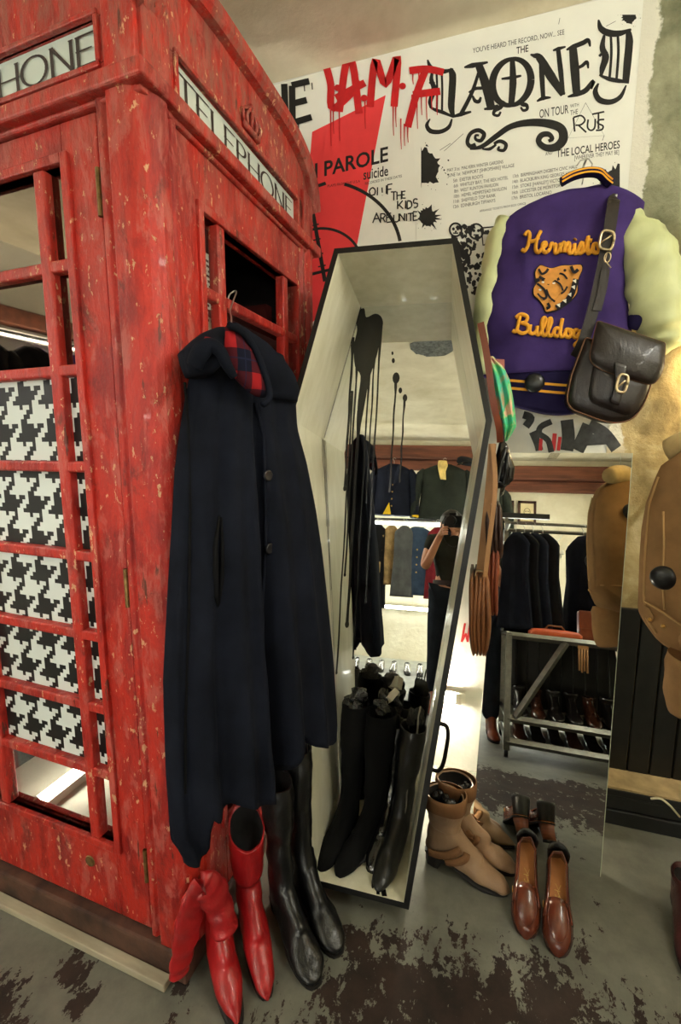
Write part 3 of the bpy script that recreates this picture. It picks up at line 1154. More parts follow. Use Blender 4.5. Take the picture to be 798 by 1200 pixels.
# local axes: x right, y up the glass, z away from the viewer
xl, xr = -.262, br[0]
dx = tr[0]-br[0]
m = MB()
m.prism([V((xl, .0, 0)), V((xr, .0, 0)), V((xr+dx, ztop, 0)), V((xl+dx, ztop, 0))], (0, 0, .004))
m.build('glass', M_MIRROR, wm)
m = MB()
m.prism([V((xl-.001, .0, .004)), V((xr+.001, .0, .004)), V((xr+dx+.001, ztop+.001, .004)), V((xl+dx-.001, ztop+.001, .004))], (0, 0, .012))
m.prism([V((xr, .0, -.0004)), V((xr+.0022, .0, -.0004)), V((xr+dx+.0022, ztop, -.0004)), V((xr+dx, ztop, -.0004))], (0, 0, .005))
m.build('bright_glass_edge', simple('mirror_edge', (176, 182, 160), .3, 0, .05, 10, 0), wm)
# ================================================================== posters, graffiti
WP = Plane((0, WY, 0), (1, 0, 0), (0, 0, 1))
M_POST = simple('poster_paper', (236, 237, 228), .75, 0, .03, 8, .03)
M_BLK = simple('black_print', (26, 25, 24), .65, 0, .25, 40, 0)
M_GREY = simple('worn_black_spray', (58, 60, 62), .8, 0, .5, 30, 0)
M_POSTRED = simple('printed_red', (232, 62, 66), .7, 0, .06, 10, 0)
M_SPRAY = simple('red_spray_paint', (190, 24, 30), .5, 0, .15, 30, 0)
M_SPRAYB = simple('black_spray_paint', (18, 18, 18), .5, 0, .2, 30, 0)
UP = lambda x, y, h: (0, h)


def W2(x, y, d):
    u, v = WP.at(x, y)
    return WP.P(u, v, d)


def wall_map(d):
    return lambda x, y: W2(x, y, d)


def ptext(m, s, x0, y0, x1, y1, h, d=.0042, bold=0.0, back=0):
    """line of text whose baseline runs between two photo points, cap height h (photo px)"""
    text(m, s, (x0, y0), (x1, y1), (back, -h), wall_map(d), bold)


def sheet(name, quad, label, cat, d0=.0006, mat=M_POST):
    """paper sheet: quad of photo points on the wall; returns thing"""
    c = W2(*quad[3], 0)
    t = thing(name, label, cat, (c.x, WY-.0006, c.z))
    m = MB()
    m.prism([W2(x, y, d0) for x, y in quad], (0, -.0012, 0))
    o = m.build('paper', mat, t)
    fix(o, t)
    return t


def fix(o, t):
    """keep world position while hanging under its thing"""
    bpy.context.view_layer.update()
    o.data.transform(t.matrix_world.inverted())
    return o


# --- red and white poster behind the coffin
po = sheet('music_poster', [(312, 103), (484, 53), (488, 330), (330, 420)], 'red and white poster with a black ring and the words ON PAROLE', 'poster')
m = MB()
m.prism([W2(x, y, .0019) for x, y in [(366, 155), (452, 112), (418, 290), (408, 330), (330, 420), (352, 330)]], (0, -.0004, 0))
fix(m.build('red_panel', M_POSTRED, po), po)
m = MB()
c = wall_map(.0026)
ptext(m, 'ON PAROLE', 340, 216, 455, 189, 17, .0026, .022)
ptext(m, 'suicide', 426, 211, 455, 206, 12, .0026, .014)
ptext(m, 'PLAYS FROM THE U.S.A', 384, 220, 422, 214, 3, .0026)
ptext(m, 'RECORDED IN THESE DATES', 428, 217, 471, 208, 3, .0026)
ribbon(m, [(382-(1-k/8)*20, 215+(8-k)*.9) for k in range(9)], 4, c)
ribbon(m, ARC(374, 300, 86, 82, -96, -2, 26)[0:0] or [(374+96*cos(radians(a)), 300+84*sin(radians(a))-4) for a in range(-72, -8, 3)], 4, c)
ribbon(m, [(378+46*cos(radians(a)), 310+42*sin(radians(a))) for a in range(-128, -18, 5)], 3.2, c)
ribbon(m, [(366, 244), (374, 290), (381, 330)], 4.5, c)
for k, (x, y) in enumerate(((366, 249), (369, 264), (371, 281), (374, 298), (377, 312))):
    ribbon(m, [(x-4, y+1), (x+5, y-1)], 1.6, c)
ribbon(m, [(364, 322), (392, 315)], 3.5, c)
ribbon(m, [(349, 166), (356, 192)], 4, c)
fix(m.build('printing', M_BLK, po), po)
m = MB()
for k, (ch, x, y, w, h) in enumerate((('O', 433, 230, 7, 9), ('I', 440, 230, 5, 10), ('!', 446, 230, 4, 10), ('I', 451, 228, 4, 10), ('F', 454, 228, 6, 11), ('T', 458, 236, 7, 10), ('H', 465, 235, 6, 10), ('E', 471, 233, 5, 8), ('K', 466, 246, 7, 10), ('I', 474, 245, 3, 9), ('D', 477, 245, 6, 9), ('S', 484, 244, 6, 10),
        ('A', 437, 262, 9, 12), ('R', 446, 262, 6, 11), ('E', 453, 261, 6, 10), ('U', 461, 261, 7, 9), ('N', 468, 260, 7, 9), ('I', 475, 260, 3, 9), ('T', 478, 260, 7, 9), ('E', 484, 259, 6, 10))):
    glyph(m, ch, ((x, y), (w, -.12*w), (0, -h)), 1.5, wall_map(.0031), .05, k)
fix(m.build('handwriting', M_SPRAYB, po), po)

# --- big black and white tour poster
pd = sheet('tour_poster', [(482, 54), (763, -14), (752, 218), (748, 330), (492, 402), (487, 250)], 'large white concert tour poster lettered in black gothic capitals', 'poster', .0011)
m = MB()
C5 = lambda x, y: W2(480+x/2.66, y/2.66, .0026)          # drawing traced on an enlarged view of the sheet
ptext(m, "YOU'VE HEARD THE RECORD, NOW... SEE", 554, 63, 661, 41, 6, .0026)
ptext(m, 'THE', 605, 64, 619, 61, 8, .0026, .012)
ptext(m, 'ON TOUR', 632, 139, 666, 133, 10, .0026, .006)
ptext(m, 'WITH', 668, 127, 678, 125, 4, .0026)
ptext(m, 'THE', 668, 136, 677, 134, 6, .0026)
ptext(m, 'AND', 639, 183, 647, 181, 4, .0026)
ptext(m, 'THE LOCAL HEROES', 652, 185, 726, 174, 9, .0026, .012)
ptext(m, '[WHEREVER THEY MAY BE]', 673, 188, 725, 181, 5, .0026)
fix(m.build('small_print', M_BLK, pd), pd)

m = MB()
def S(pts, w, n=6, cr=True):
    q = crom([tuple(p) for p in pts], n) if cr and len(pts) > 2 else [tuple(p) for p in pts]
    if isinstance(w, (tuple, list)):
        k = len(q)-1
        ws = [ltab([(i/(len(w)-1), a) for i, a in enumerate(w)], i/k)[0] for i in range(k+1)]
    else:
        ws = w
    ws = [a*1.5 for a in ws] if isinstance(ws, list) else ws*1.35
    ribbon(m, q, ws, C5)
# D
S([(56, 188), (66, 212), (88, 222), (112, 224), (136, 216)], (3, 10, 12, 9, 3))
S([(124, 216), (134, 236), (132, 290), (130, 335), (137, 368)], (8, 15, 15, 14, 6))
S([(84, 226), (86, 280), (85, 345)], 5); S([(100, 226), (102, 280), (101, 350)], 5)
S([(72, 222), (68, 250), (76, 280), (64, 320), (70, 340)], (4, 9, 11, 9, 3))
S([(62, 334), (80, 344), (104, 352), (136, 366)], (3, 7, 8, 4)); S([(62, 262), (70, 256), (78, 262)], 5)
S([(64, 372), (54, 392), (66, 410), (96, 412), (122, 398), (132, 372)], (2, 8, 10, 9, 8, 3))
# A
S([(222, 204), (196, 286), (160, 358)], (5, 8, 9)); S([(216, 206), (236, 262), (254, 338)], (16, 19, 17))
S([(134, 366), (160, 358), (192, 350)], (4, 9, 4)); S([(232, 342), (256, 338), (276, 330)], (4, 9, 4))
S([(170, 212), (196, 206), (244, 196)], (3, 11, 4)); S([(184, 290), (206, 278), (226, 276), (246, 268)], (3, 7, 7, 3))
S([(196, 300), (204, 316), (216, 318), (222, 304)], (4, 8, 8, 4))
# ring M
for a0, a1 in ((0, 360),):
    q = [(318+60*cos(radians(a)), 258-72*sin(radians(a))+(cos(radians(a)))*-8) for a in range(0, 366, 6)]
    ribbon(m, q, [12+11*abs(cos(radians(a))) for a in range(0, 366, 6)], C5)
S([(320, 190), (322, 260), (316, 332)], (10, 15, 12)); S([(286, 248), (318, 244), (348, 238)], (4, 8, 4))
S([(296, 318), (282, 336), (266, 346), (262, 358), (276, 362), (284, 350)], (8, 10, 8, 6, 6, 4)); S([(340, 312), (352, 326), (364, 330), (366, 342), (354, 346), (346, 336)], (8, 10, 8, 6, 6, 4))
# N
S([(408, 178), (412, 240), (416, 306)], (8, 11, 9)); S([(384, 178), (404, 182), (440, 240), (478, 298)], (5, 16, 20, 12)); S([(462, 152), (470, 220), (478, 298)], (9, 11, 8))
S([(396, 318), (416, 308), (440, 306)], (3, 9, 3)); S([(446, 160), (464, 154), (486, 148)], (3, 8, 3)); S([(376, 172), (390, 176), (408, 172)], (3, 9, 3))
# E
S([(508, 148), (514, 215), (520, 292)], (16, 19, 16)); S([(488, 158), (510, 148), (540, 136), (556, 128), (562, 148)], (3, 10, 10, 9, 3)); S([(516, 216), (536, 208), (552, 196), (556, 216)], (7, 7, 8, 3))
S([(492, 304), (520, 296), (548, 284), (572, 256), (566, 280)], (3, 10, 11, 9, 3))
# last D
S([(588, 64), (596, 92), (622, 106), (656, 106), (690, 94)], (3, 13, 15, 12, 4))
S([(680, 98), (684, 130), (678, 200), (672, 262)], (10, 16, 16, 14)); S([(606, 112), (600, 150), (610, 180), (600, 216), (596, 240)], (5, 12, 15, 12, 4))
S([(626, 112), (628, 170), (622, 250)], 6); S([(648, 112), (650, 170), (644, 250)], 6); S([(590, 236), (620, 248), (650, 254), (682, 258)], (3, 9, 9, 4)); S([(590, 178), (600, 170), (608, 178)], 6)
S([(588, 262), (578, 288), (592, 314), (626, 320), (656, 304), (674, 268)], (3, 11, 13, 11, 9, 3))
# scroll under the title
S([(206, 452), (190, 458), (180, 444), (190, 418), (214, 408), (232, 420), (222, 440), (206, 436), (206, 424), (216, 424)], (8, 9, 8, 8, 9, 9, 8, 6, 5, 4))
S([(188, 466), (226, 458), (268, 428), (316, 396), (376, 384), (436, 388), (472, 404), (478, 436), (456, 460), (424, 462), (402, 444), (410, 424), (432, 420), (444, 434), (432, 442)], (4, 9, 11, 12, 15, 18, 19, 19, 17, 14, 12, 12, 11, 9, 6))
S([(262, 450), (282, 442), (300, 452), (294, 470), (276, 468), (280, 458)], (5, 8, 8, 7, 6, 4))
S([(226, 466), (250, 466), (270, 452)], (3, 7, 4))
fix(m.build('title_lettering', M_BLK, pd), pd)

m = MB()
for i, st in enumerate(([(510, 368), (514, 412)], [(510, 368), (534, 362), (546, 376), (534, 390), (516, 392)], [(526, 392), (550, 414)], [(556, 374), (554, 398), (564, 408), (576, 400), (578, 372)], [(568, 358), (606, 350)], [(588, 356), (588, 404)], [(606, 374), (590, 376), (586, 386), (602, 394), (598, 406), (580, 408)])):
    ribbon(m, crom(st, 4) if len(st) > 2 else st, 5.5, C5)
ribbon(m, [(548, 322), (494, 432), (606, 424), (548, 322)], 1.0, C5)
for x0, y0, x1, y1 in ((94, 470, 128, 448), (108, 472, 168, 418), (612, 84, 642, 68), (464, 78, 468, 58), (600, 440, 606, 424)):
    ribbon(m, [(x0, y0), (x1, y1)], 1.3, C5)
w1 = wall_map(.0026)
splat(m, 496, 197, 19, w1, 4, 50, .5, lambda x, y: (max(x, 493.5), y))
splat(m, 501, 255, 10, w1, 8, 40, .9, lambda x, y: (max(x, 489), y))
splat(m, 722, 215, 17, w1, 9, 46, .6, lambda x, y: (min(x, 726), y))
splat(m, 737, 20, 8, w1, 12, 36, .5, lambda x, y: (x, max(y, 18)))
fix(m.build('ink_splashes', M_BLK, pd), pd)

m = MB()
left = ['MAY 31st  MALVERN WINTER GARDENS', 'JUNE 1st  NEWPORT [SHROPSHIRE] VILLAGE', '5th  EXETER ROOTS', '6th  WHITLEY BAY, THE REX HOTEL', '8th  WEST RUNTON PAVILION', '10th  HEMEL HEMPSTEAD PAVILION', '11th  SHEFFIELD TOP RANK', '12th  EDINBURGH TIFFANYS']
for k, s in enumerate(left):
    x0 = 524+k*.6+(0, 0, 6, 6, 6, 5, 4, 3)[k]
    L = len(s)*2.05
    y = 202+k*6.1
    ptext(m, s, x0, y, x0+L, y-L*.155, 4.0, .0026)
right = ['13th  BIRMINGHAM DIGBETH CIVIC HALL', '14th  BLACKBURN KING GEORGES HALL', '15th  STOKE [HANLEY] VICTORIA HALL', '16th  LEICESTER DE MONTFORT', '17th  BRISTOL LOCARNO']
for k, s in enumerate(right):
    L = len(s)*2.15
    y = 209+k*6.4
    ptext(m, s, 601-k*.3, y, 601+L, y-L*.155, 4.0, .0026)
ptext(m, 'ARRANGE TICKETS FROM BOX OFFICE', 562, 249, 616, 240, 2.6, .0026)
fix(m.build('tour_dates', M_BLK, pd), pd)
m = MB()                                                  # rough inky crowd picture at the sheet's foot
rnd = random.Random(21)
for k in range(150):
    x, y = rnd.uniform(530, 585), rnd.uniform(262, 345)
    if y < 262+abs(x-548)*.35 or x < 527+(y-262)*.25:
        continue
    r = rnd.uniform(1.2, 4.2)
    blob(m, [(x+r*rnd.uniform(.5, 1.3)*cos(a), y+r*rnd.uniform(.5, 1.5)*sin(a)) for a in [j*pi/4 for j in range(8)]], w1)
for cx, cy, r in ((534, 270, 7), (558, 272, 8), (545, 295, 7)):
    ribbon(m, [(cx+r*cos(a), cy+r*1.1*sin(a)) for a in [j*pi/10 for j in range(21)]], 2.2, w1)
    for ex in (-2.6, 2.6):
        blob(m, [(cx+ex+1.7*cos(a), cy-1+1.9*sin(a)) for a in [j*pi/4 for j in range(8)]], w1)
    ribbon(m, [(cx-3, cy+4), (cx+3, cy+4)], 1.6, w1)
ribbon(m, [(564, 268), (584, 266), (586, 285), (566, 288), (564, 268)], 1.8, w1)
o = fix(m.build('crowd_picture', M_BLK, pd), pd)

# --- spray-painted letters across both posters
gr = thing('graffiti', 'dripping spray-painted letters in red and black across the poster tops', 'graffiti', (W2(420, 150, 0).x, WY, W2(420, 150, 0).z))
m = MB()
gm = wall_map(.0048)
for k, (ch, x, y, w, h) in enumerate((('H', 317, 140, 19, 38), ('E', 343, 143, 24, 42))):
    glyph(m, ch, ((x, y), (w, -.18*w), (-2, -h)), 7.5, gm, .04, k)
for x, y0, L in ((322, 142, 12), (330, 140, 16), (345, 144, 12), (350, 142, 10), (357, 100, 8), (366, 98, 8), (338, 142, 15)):
    ribbon(m, [(x, y0), (x+.5, y0+L)], 1.2, gm)
fix(m.build('black_letters', M_SPRAYB, gr), gr)
m = MB()
for k, st in enumerate(([(383, 80), (388, 100), (391, 128), (424, 98)], [(398, 132), (406, 75), (414, 78), (421, 134)], [(394, 116), (428, 98)], [(434, 126), (440, 72), (452, 100), (466, 68), (462, 126)], [(478, 150), (488, 112), (500, 80)], [(480, 84), (500, 82), (520, 86)], [(484, 112), (516, 108)])):
    ribbon(m, crom([tuple(p) for p in st], 5) if len(st) > 2 else st, 8.5, gm)
for x, y in ((396, 104), (427, 116), (472, 102)):
    blob(m, [(x+4*cos(a), y+4*sin(a)) for a in [j*pi/6 for j in range(12)]], gm)
rnd = random.Random(2)
for x, y0, L in ((388, 130, 42), (391, 128, 30), (398, 132, 34), (428, 120, 32), (464, 126, 24), (461, 126, 34), (474, 146, 26), (478, 150, 18), (483, 112, 20), (489, 112, 40), (494, 110, 26), (500, 110, 32), (506, 110, 20), (512, 108, 28), (484, 88, 12), (470, 140, 36), (491, 86, 12)):
    ribbon(m, [(x, y0), (x, y0+L*.6), (x+.6, y0+L)], [1.6, 1.1, .8], gm)
fix(m.build('red_letters', M_SPRAY, gr), gr)

g2 = thing('wall_scrawl', 'smeared black and red spray scrawl below the purple jacket', 'graffiti', (W2(660, 515, 0).x, WY, 1.48))
m = MB()
gm = wall_map(.003)
def ST(pts, w):
    ribbon(m, crom([tuple(p) for p in pts], 5) if len(pts) > 2 else pts, w, gm)
ST([(613, 486), (622, 490), (616, 500)], 9); ST([(624, 506), (630, 520), (632, 528)], 9)
ST([(646, 494), (634, 500), (632, 508), (642, 516), (646, 530)], 7)
ST([(664, 492), (666, 512), (664, 528)], 15); ST([(690, 498), (684, 512), (676, 528)], 16); ST([(690, 498), (708, 508), (722, 526)], 14); ST([(684, 516), (714, 514)], 13)
fix(m.build('black_marks', M_GREY, g2), g2)
m = MB()
ST([(650, 508), (648, 528)], 5); ST([(656, 512), (654, 528)], 4); ST([(634, 514), (633, 528)], 4)
fix(m.build('red_marks', M_SPRAY, g2), g2)
m = MB()
ST([(545, 730), (541, 752)], 2.5); ST([(541, 752), (546, 742)], 2.5); ST([(546, 742), (548, 752)], 2.5); ST([(548, 752), (551, 728)], 2.5)
g3 = thing('wall_letter', 'red painted letter low on the white wall beside the coffin', 'graffiti', (W2(545, 740, 0).x, WY, W2(545, 740, 0).z))
fix(m.build('stroke', M_SPRAY, g3), g3)
# ================================================================== navy cape on the telephone box
M_NAVY = cloth('navy_wool', (16, 19, 29), .35, 300, .95, .25)
M_NAVY2 = cloth('black_wool', (13, 13, 15), .3, 300, .95, .2)


def tartan():
    t = NT('red_navy_tartan')
    tc = t.n('ShaderNodeTexCoord')
    sep = t.n('ShaderNodeSeparateXYZ')
    t.l(tc.outputs['Object'], sep.inputs[0])
    a = t.math('ADD', sep.outputs[0], sep.outputs[1])
    def stripes(v, per, duty, ph):
        return t.math('LESS_THAN', t.math('MODULO', t.math('ADD', t.math('DIVIDE', v, per), 100+ph), 1.0), duty)
    s1 = t.math('MULTIPLY', t.math('ADD', stripes(a, .085, .42, 0), stripes(sep.outputs[2], .085, .42, .1)), .5)
    c = t.ramp(s1, [(0, srgb(18, 20, 34)), (.5, srgb(66, 20, 28)), (1, srgb(140, 28, 32))], 'CONSTANT')
    thin = t.math('MAXIMUM', stripes(a, .085, .05, .28), stripes(sep.outputs[2], .085, .05, .38))
    t.base(t.mix(t.math('MULTIPLY', thin, .6), c, srgb(30, 36, 60)))
    t.set(.95, 0, .1)
    t.bump(t.noise(400, 2), .2, .001)
    return t.m


M_TARTAN = tartan()
M_HORN = simple('dark_horn_button', (24, 24, 27), .3, 0, .3, 60, 0, coat=.3)
M_WIRE = simple('bright_wire', (188, 188, 180), .3, .9, .05, 30, 0)
PN = V((.933, -.36, 0)).normalized()
U = V((.36, .933, 0)).normalized()
Vv = (V((0, 0, 1.2))-PN*.135).normalized()
CP = Plane((-.60, .74, .55), U, Vv)
A = CP.at
def rows_px(P, rows, ty=None):
    """photo outline rows (y, xl, xr, thickness) on plane P -> garment rows"""
    r = []
    for y, xl, xr, t in rows:
        a, b = P.at(xl, y), P.at(xr, y)
        r.append(((a[1]+b[1])/2, a[0], b[0], t))
    return r
cape = thing('hooded_cape', 'long navy wool cape with a tartan-lined hood hanging on the telephone box', 'cape', CP.P(*A(271, 380)))
# outline rows in plane coordinates
def vrow(v, ul, ur, t): return (v, ul, ur, t)
def pr(pl, pr_, t):
    a, b = A(*pl), A(*pr_)
    return a, b, t
lft = [A(*p) for p in ((238, 400), (226, 425), (220, 450), (212, 495), (205, 545), (201, 617), (196, 700), (191, 800), (194, 900), (200, 985), (215, 1004))]
rgt = [A(*p) for p in ((330, 420), (343, 460), (343, 500), (355, 545), (365, 595), (372, 640), (379, 700), (385, 760), (389, 820), (390, 850), (388, 868))]
lt = sorted([(-v, u) for u, v in lft]); rt = sorted([(-v, u) for u, v in rgt])
vtop = min(lft[0][1], rgt[0][1])
vs = [vtop-(vtop-(-.05))*k/24 for k in range(25)]
CROWS = [(v, ltab(lt, -v)[0], ltab(rt, -v)[0], ltab([(0, .04), (.15, .065), (.6, .075), (1, .08)], (vtop-v)/vtop)[0]) for v in vs]
CPF = CP.off(.08)
def kk(x, y, pl=CPF):
    u, v = pl.at(x, y)
    L, R = ltab([(-r[0],)+r[1:] for r in CROWS], -v)[:2]
    return max(0, min(1, (u-L)/(R-L))), v
HB = [(0, A(200, 985)[1])]+[kk(x, y, CP.off(d_)) for x, y, d_ in ((207, 1006, 0), (216, 1012, 0), (226, 1008, 0), (233, 992, 0), (236, 955, .01), (240, 942, .03), (275, 944, .08), (305, 943, .08), (313, 936, .07))]+[kk(x, y, CP) for x, y in ((318, 885), (326, 868), (331, 850), (337, 856), (346, 866), (372, 866), (385, 862))]+[(1, A(390, 848)[1])]
HB.sort()
fx = lambda x, y: kk(x, y)[0]
G = Garment(CP, CROWS, hem=lambda k: ltab(HB, k)[0], p=3, q=2, seed=3, wr=.006, foldgrow=.8, back=.3,
            folds=((fx(214, 960), .05, .035), (fx(235, 920), .03, -.075), (fx(252, 900), .04, .02), (fx(268, 900), .03, -.02), (fx(288, 900), .05, .035), (fx(312, 900), .03, .03), (fx(326, 845), .03, -.095), (fx(345, 840), .045, .03), (fx(362, 840), .03, -.012), (fx(378, 840), .035, .02)))
m = MB(); G.mesh(m, 90, 60)
fix(m.build('cape_body', M_NAVY, cape, True), cape)
# button strip (raised flap edge) and seams
m = MB()
def on(x, y, off): return G.P(*CPF.at(x, y), off)
m.tube([on(x, y, .004) for x, y in ((308, 470), (312, 510), (315, 557), (318, 600), (320, 643), (322, 720), (322, 800), (319, 850))], .0045, 8)
fix(m.build('front_edge', M_NAVY, cape, True), cape)
m = MB()
m.tube([on(x, y, .003) for x, y in ((264, 604), (258, 640), (257, 670), (259, 700), (263, 712))], [.002, .006, .007, .006, .002], 8)
m.tube([on(x, y, .003) for x, y in ((266, 606), (267, 640), (266, 680), (264, 710))], [.002, .005, .006, .002], 8)
fix(m.build('arm_slit', M_NAVY2, cape, True), cape)
m = MB()
m.tube([on(x, y, .002) for x, y in ((240, 440), (238, 500), (238, 600), (236, 720), (234, 850), (233, 940))], .0035, 6)
fix(m.build('side_seam', M_NAVY2, cape, True), cape)
for x, y in ((316, 557), (321, 643)):
    m = MB()
    c = on(x, y, .006)
    m.lathe(c, [(.0, 0), (.013, .0), (.0145, .004), (.012, .006), (.009, .005), (.0, .005)], 20, tuple(PN))
    fix(m.build('button', M_HORN, cape, True), cape)
# hood: thick rolled collar ring with a tartan inside
m = MB()
hp = lambda x, y, d: CP.P(*CP.off(d).at(x, y), d)
ring = [(hp(228, 428, .09), .018), (hp(236, 412, .115), .020), (hp(247, 405, .13), .016), (hp(258, 412, .14), .014), (hp(266, 428, .14), .012), (hp(274, 441, .135), .009)]
m.tube(crom([tuple(a) for a, b in ring], 5), [ltab([(i, r) for i, (a, r) in enumerate(ring)], k/5)[0] for k in range(5*(len(ring)-1)+1)], 12)
# left wing of the hood
HG = Garment(CP.off(.06), rows_px(CP.off(.06), ((386, 252, 266, .02), (394, 238, 274, .035), (404, 226, 270, .05), (416, 214, 262, .055), (428, 218, 254, .05), (440, 222, 244, .035))), p=2.5, seed=8, wr=.004)
HG.mesh(m, 16, 12)
# right wing behind
HG2 = Garment(CP.off(.045), rows_px(CP.off(.045), ((381, 268, 276, .02), (390, 268, 292, .03), (402, 272, 308, .04), (420, 282, 325, .05), (440, 294, 338, .055), (456, 302, 344, .05), (470, 306, 345, .035))), p=2.5, seed=9, wr=.004)
HG2.mesh(m, 16, 14)
m.tube(crom([tuple(hp(x, y, .135)) for x, y in ((268, 381), (284, 389), (298, 408), (308, 432), (315, 454), (315, 468), (308, 474))], 4), [.008]*25, 8)
fix(m.build('hood', M_NAVY, cape, True), cape)
m = MB()
LG = Garment(CP.off(.115), rows_px(CP.off(.115), ((384, 264, 273, .004), (394, 265, 285, .012), (410, 264, 296, .02), (428, 266, 304, .022), (444, 276, 308, .022), (458, 290, 312, .018), (465, 300, 310, .006))), p=2.5, seed=4, wr=.003)
LG.mesh(m, 16, 14)
LG3 = Garment(CP.off(.12), rows_px(CP.off(.12), ((396, 240, 252, .004), (404, 238, 256, .01), (412, 240, 262, .01), (416, 250, 262, .004))), p=2.5, seed=5, wr=.003)
LG3.mesh(m, 8, 6)
fix(m.build('hood_lining', M_TARTAN, cape, True), cape)['label'] = 'red and navy tartan hood lining'
hook = thing('coat_hanger', 'wire coat hanger hooked over the telephone box window bar', 'coat hanger', CP.P(*A(271, 375)))
bp = BOX0+Rb @ V((.006, .30, 1.870))
m = MB()
ht = hp(270, 362, .0); hb = hp(271, 381, .05)
m.tube(crom([tuple(p) for p in (hb, hp(271, 372, .03), ht, bp+V((.02, 0, .016)), bp+V((-.0, 0, .012)), bp+V((-.008, 0, -.005)))], 5), .0022, 8)
fix(m.build('hook', M_WIRE, hook, True), hook)
m = MB()
m.tube([hp(234, 424, .04), hb+V((0, 0, -.01)), hp(322, 440, .0)], .006, 8)
fix(m.build('bar', M_WIRE, hook, True), hook)

# ================================================================== purple varsity jacket on the wall
JP = Plane((0, WY-.095, 0), (1, 0, 0), (0, 0, 1))
M_PURP = cloth('purple_melton', (60, 44, 98), .25, 260, .92, .1)
M_PURPD = cloth('navy_purple_rib', (30, 24, 58), .25, 500, .92, .2)
M_SLV = leather('pale_green_leather', (192, 198, 146), .5, .12, 9, .2)
M_GOLD = cloth('gold_chenille', (226, 160, 56), .22, 300, .9, .1)
M_GOLDP = simple('gold_patch_felt', (204, 140, 64), .9, 0, .12, 60, .3)
M_PATCHB = simple('black_patch_felt', (20, 17, 22), .9, 0, .2, 60, .2)
M_PATCHW = simple('white_patch_felt', (226, 222, 206), .9, 0, .05, 60, .1)
M_TAG = simple('black_security_tag', (18, 18, 19), .35, 0, .25, 50, .1, coat=.1)
jk = thing('varsity_jacket', 'purple varsity jacket with pale green sleeves and gold lettering on its back', 'jacket', JP.P(*JP.at(672, 215)))
J = Garment(JP, rows_px(JP, ((224, 652, 716, .03), (232, 622, 730, .045), (240, 604, 742, .05), (250, 590, 754, .055), (262, 585, 752, .06), (290, 581, 738, .065), (320, 577, 732, .068), (345, 568, 731, .07), (385, 563, 738, .07), (438, 566, 744, .07))), folds=((.3, .08, .008), (.62, .1, -.006), (.85, .06, .01)), p=4, q=2.2, seed=12, wr=.011)
m = MB(); J.mesh(m, 50, 44)
fix(m.build('jacket_body', M_PURP, jk, True), jk)
K = Garment(JP, rows_px(JP, ((437, 572, 742, .068), (450, 576, 738, .064), (466, 584, 732, .06), (480, 596, 728, .056))), p=4, q=2.2, seed=13, wr=.004, hem=lambda k: JP.at(650, 470+16*sin(pi*k))[1])
m = MB(); K.mesh(m, 40, 12)
fix(m.build('waist_rib', M_PURPD, jk, True), jk)
m = MB()
JPF = JP.off(.066)
jp = lambda x, y, d: J.P(*JPF.at(x, y), d)
kp = lambda x, y, d: K.P(*JPF.at(x, y), d)
for dy in (0, 9):
    q = [(592+(728-592)*k/20, 447+dy+9*((k/20-.25))**1*1.0+(2*sin(pi*k/20))) for k in range(21)]
    ribbon(m, q, 3.0, lambda x, y: kp(x, y, .002))
q = [(655, 222), (668, 215), (684, 211), (698, 212), (706, 219), (712, 224)]
fix(m.build('waist_stripes', M_GOLD, jk), jk)
m = MB()
cl = MB()
cl.tube([JP.P(*JP.at(x, y), .045) for x, y in crom(q, 4)], .018, 10, flat=((0, 0, 1), .8))
fix(cl.build('collar_rib', M_PURPD, jk, True), jk)
for dy in (-1.2, 3.0):
    ribbon(m, [(x, y+dy) for x, y in crom(q, 4)], 2.0, lambda x, y: JP.P(*JP.at(x, y), .064))
fix(m.build('collar_stripes', M_GOLD, jk), jk)
# sleeves
m = MB()
jq = lambda x, y, d=0.0: JP.P(*JP.at(x, y), d)
X = V((1, 0, 0))
sleeve(m, [(jq(590, 258, .0), .02, .03, X), (jq(583, 280, .0), .035, .04, X), (jq(577, 315, .0), .042, .045, X), (jq(570, 355, .005), .040, .045, X), (jq(565, 400, .01), .038, .04, X), (jq(562, 440, .012), .035, .03, X)], seed=1, wr=.010)
fix(m.build('sleeve', M_SLV, jk, True), jk)
m = MB()
sleeve(m, [(jq(738, 256, .0), .03, .035, X), (jq(748, 282, .01), .07, .06, X), (jq(760, 315, .02), .085, .07, X), (jq(769, 350, .03), .088, .07, X), (jq(772, 382, .025), .078, .065, X), (jq(772, 400, .015), .06, .05, X), (jq(765, 412, .0), .03, .03, X)], seed=2, wr=.013)
fix(m.build('sleeve', M_SLV, jk, True), jk)
m = MB()
sleeve(m, [(jq(738, 386, .02), .02, .03, X), (jq(742, 378, .03), .03, .035, X), (jq(746, 371, .03), .02, .03, X)], seed=4, wr=.002)
fix(m.build('rib_cuff', M_PURPD, jk, True), jk)


def script(m, strokes, x0, y0, sx, sy, slope, w, off, rise=None):
    for st in strokes:
        q = crom([tuple(p) for p in st], 5) if len(st) > 2 else st
        pts = []
        for a, b in q:
            x = x0+a*sx-b*.0
            y = y0-b*sy+slope*a*sx
            pts.append((x, y))
        pts3 = [jp(x, y, off) for x, y in pts]
        m.tube(pts3, w, 8)


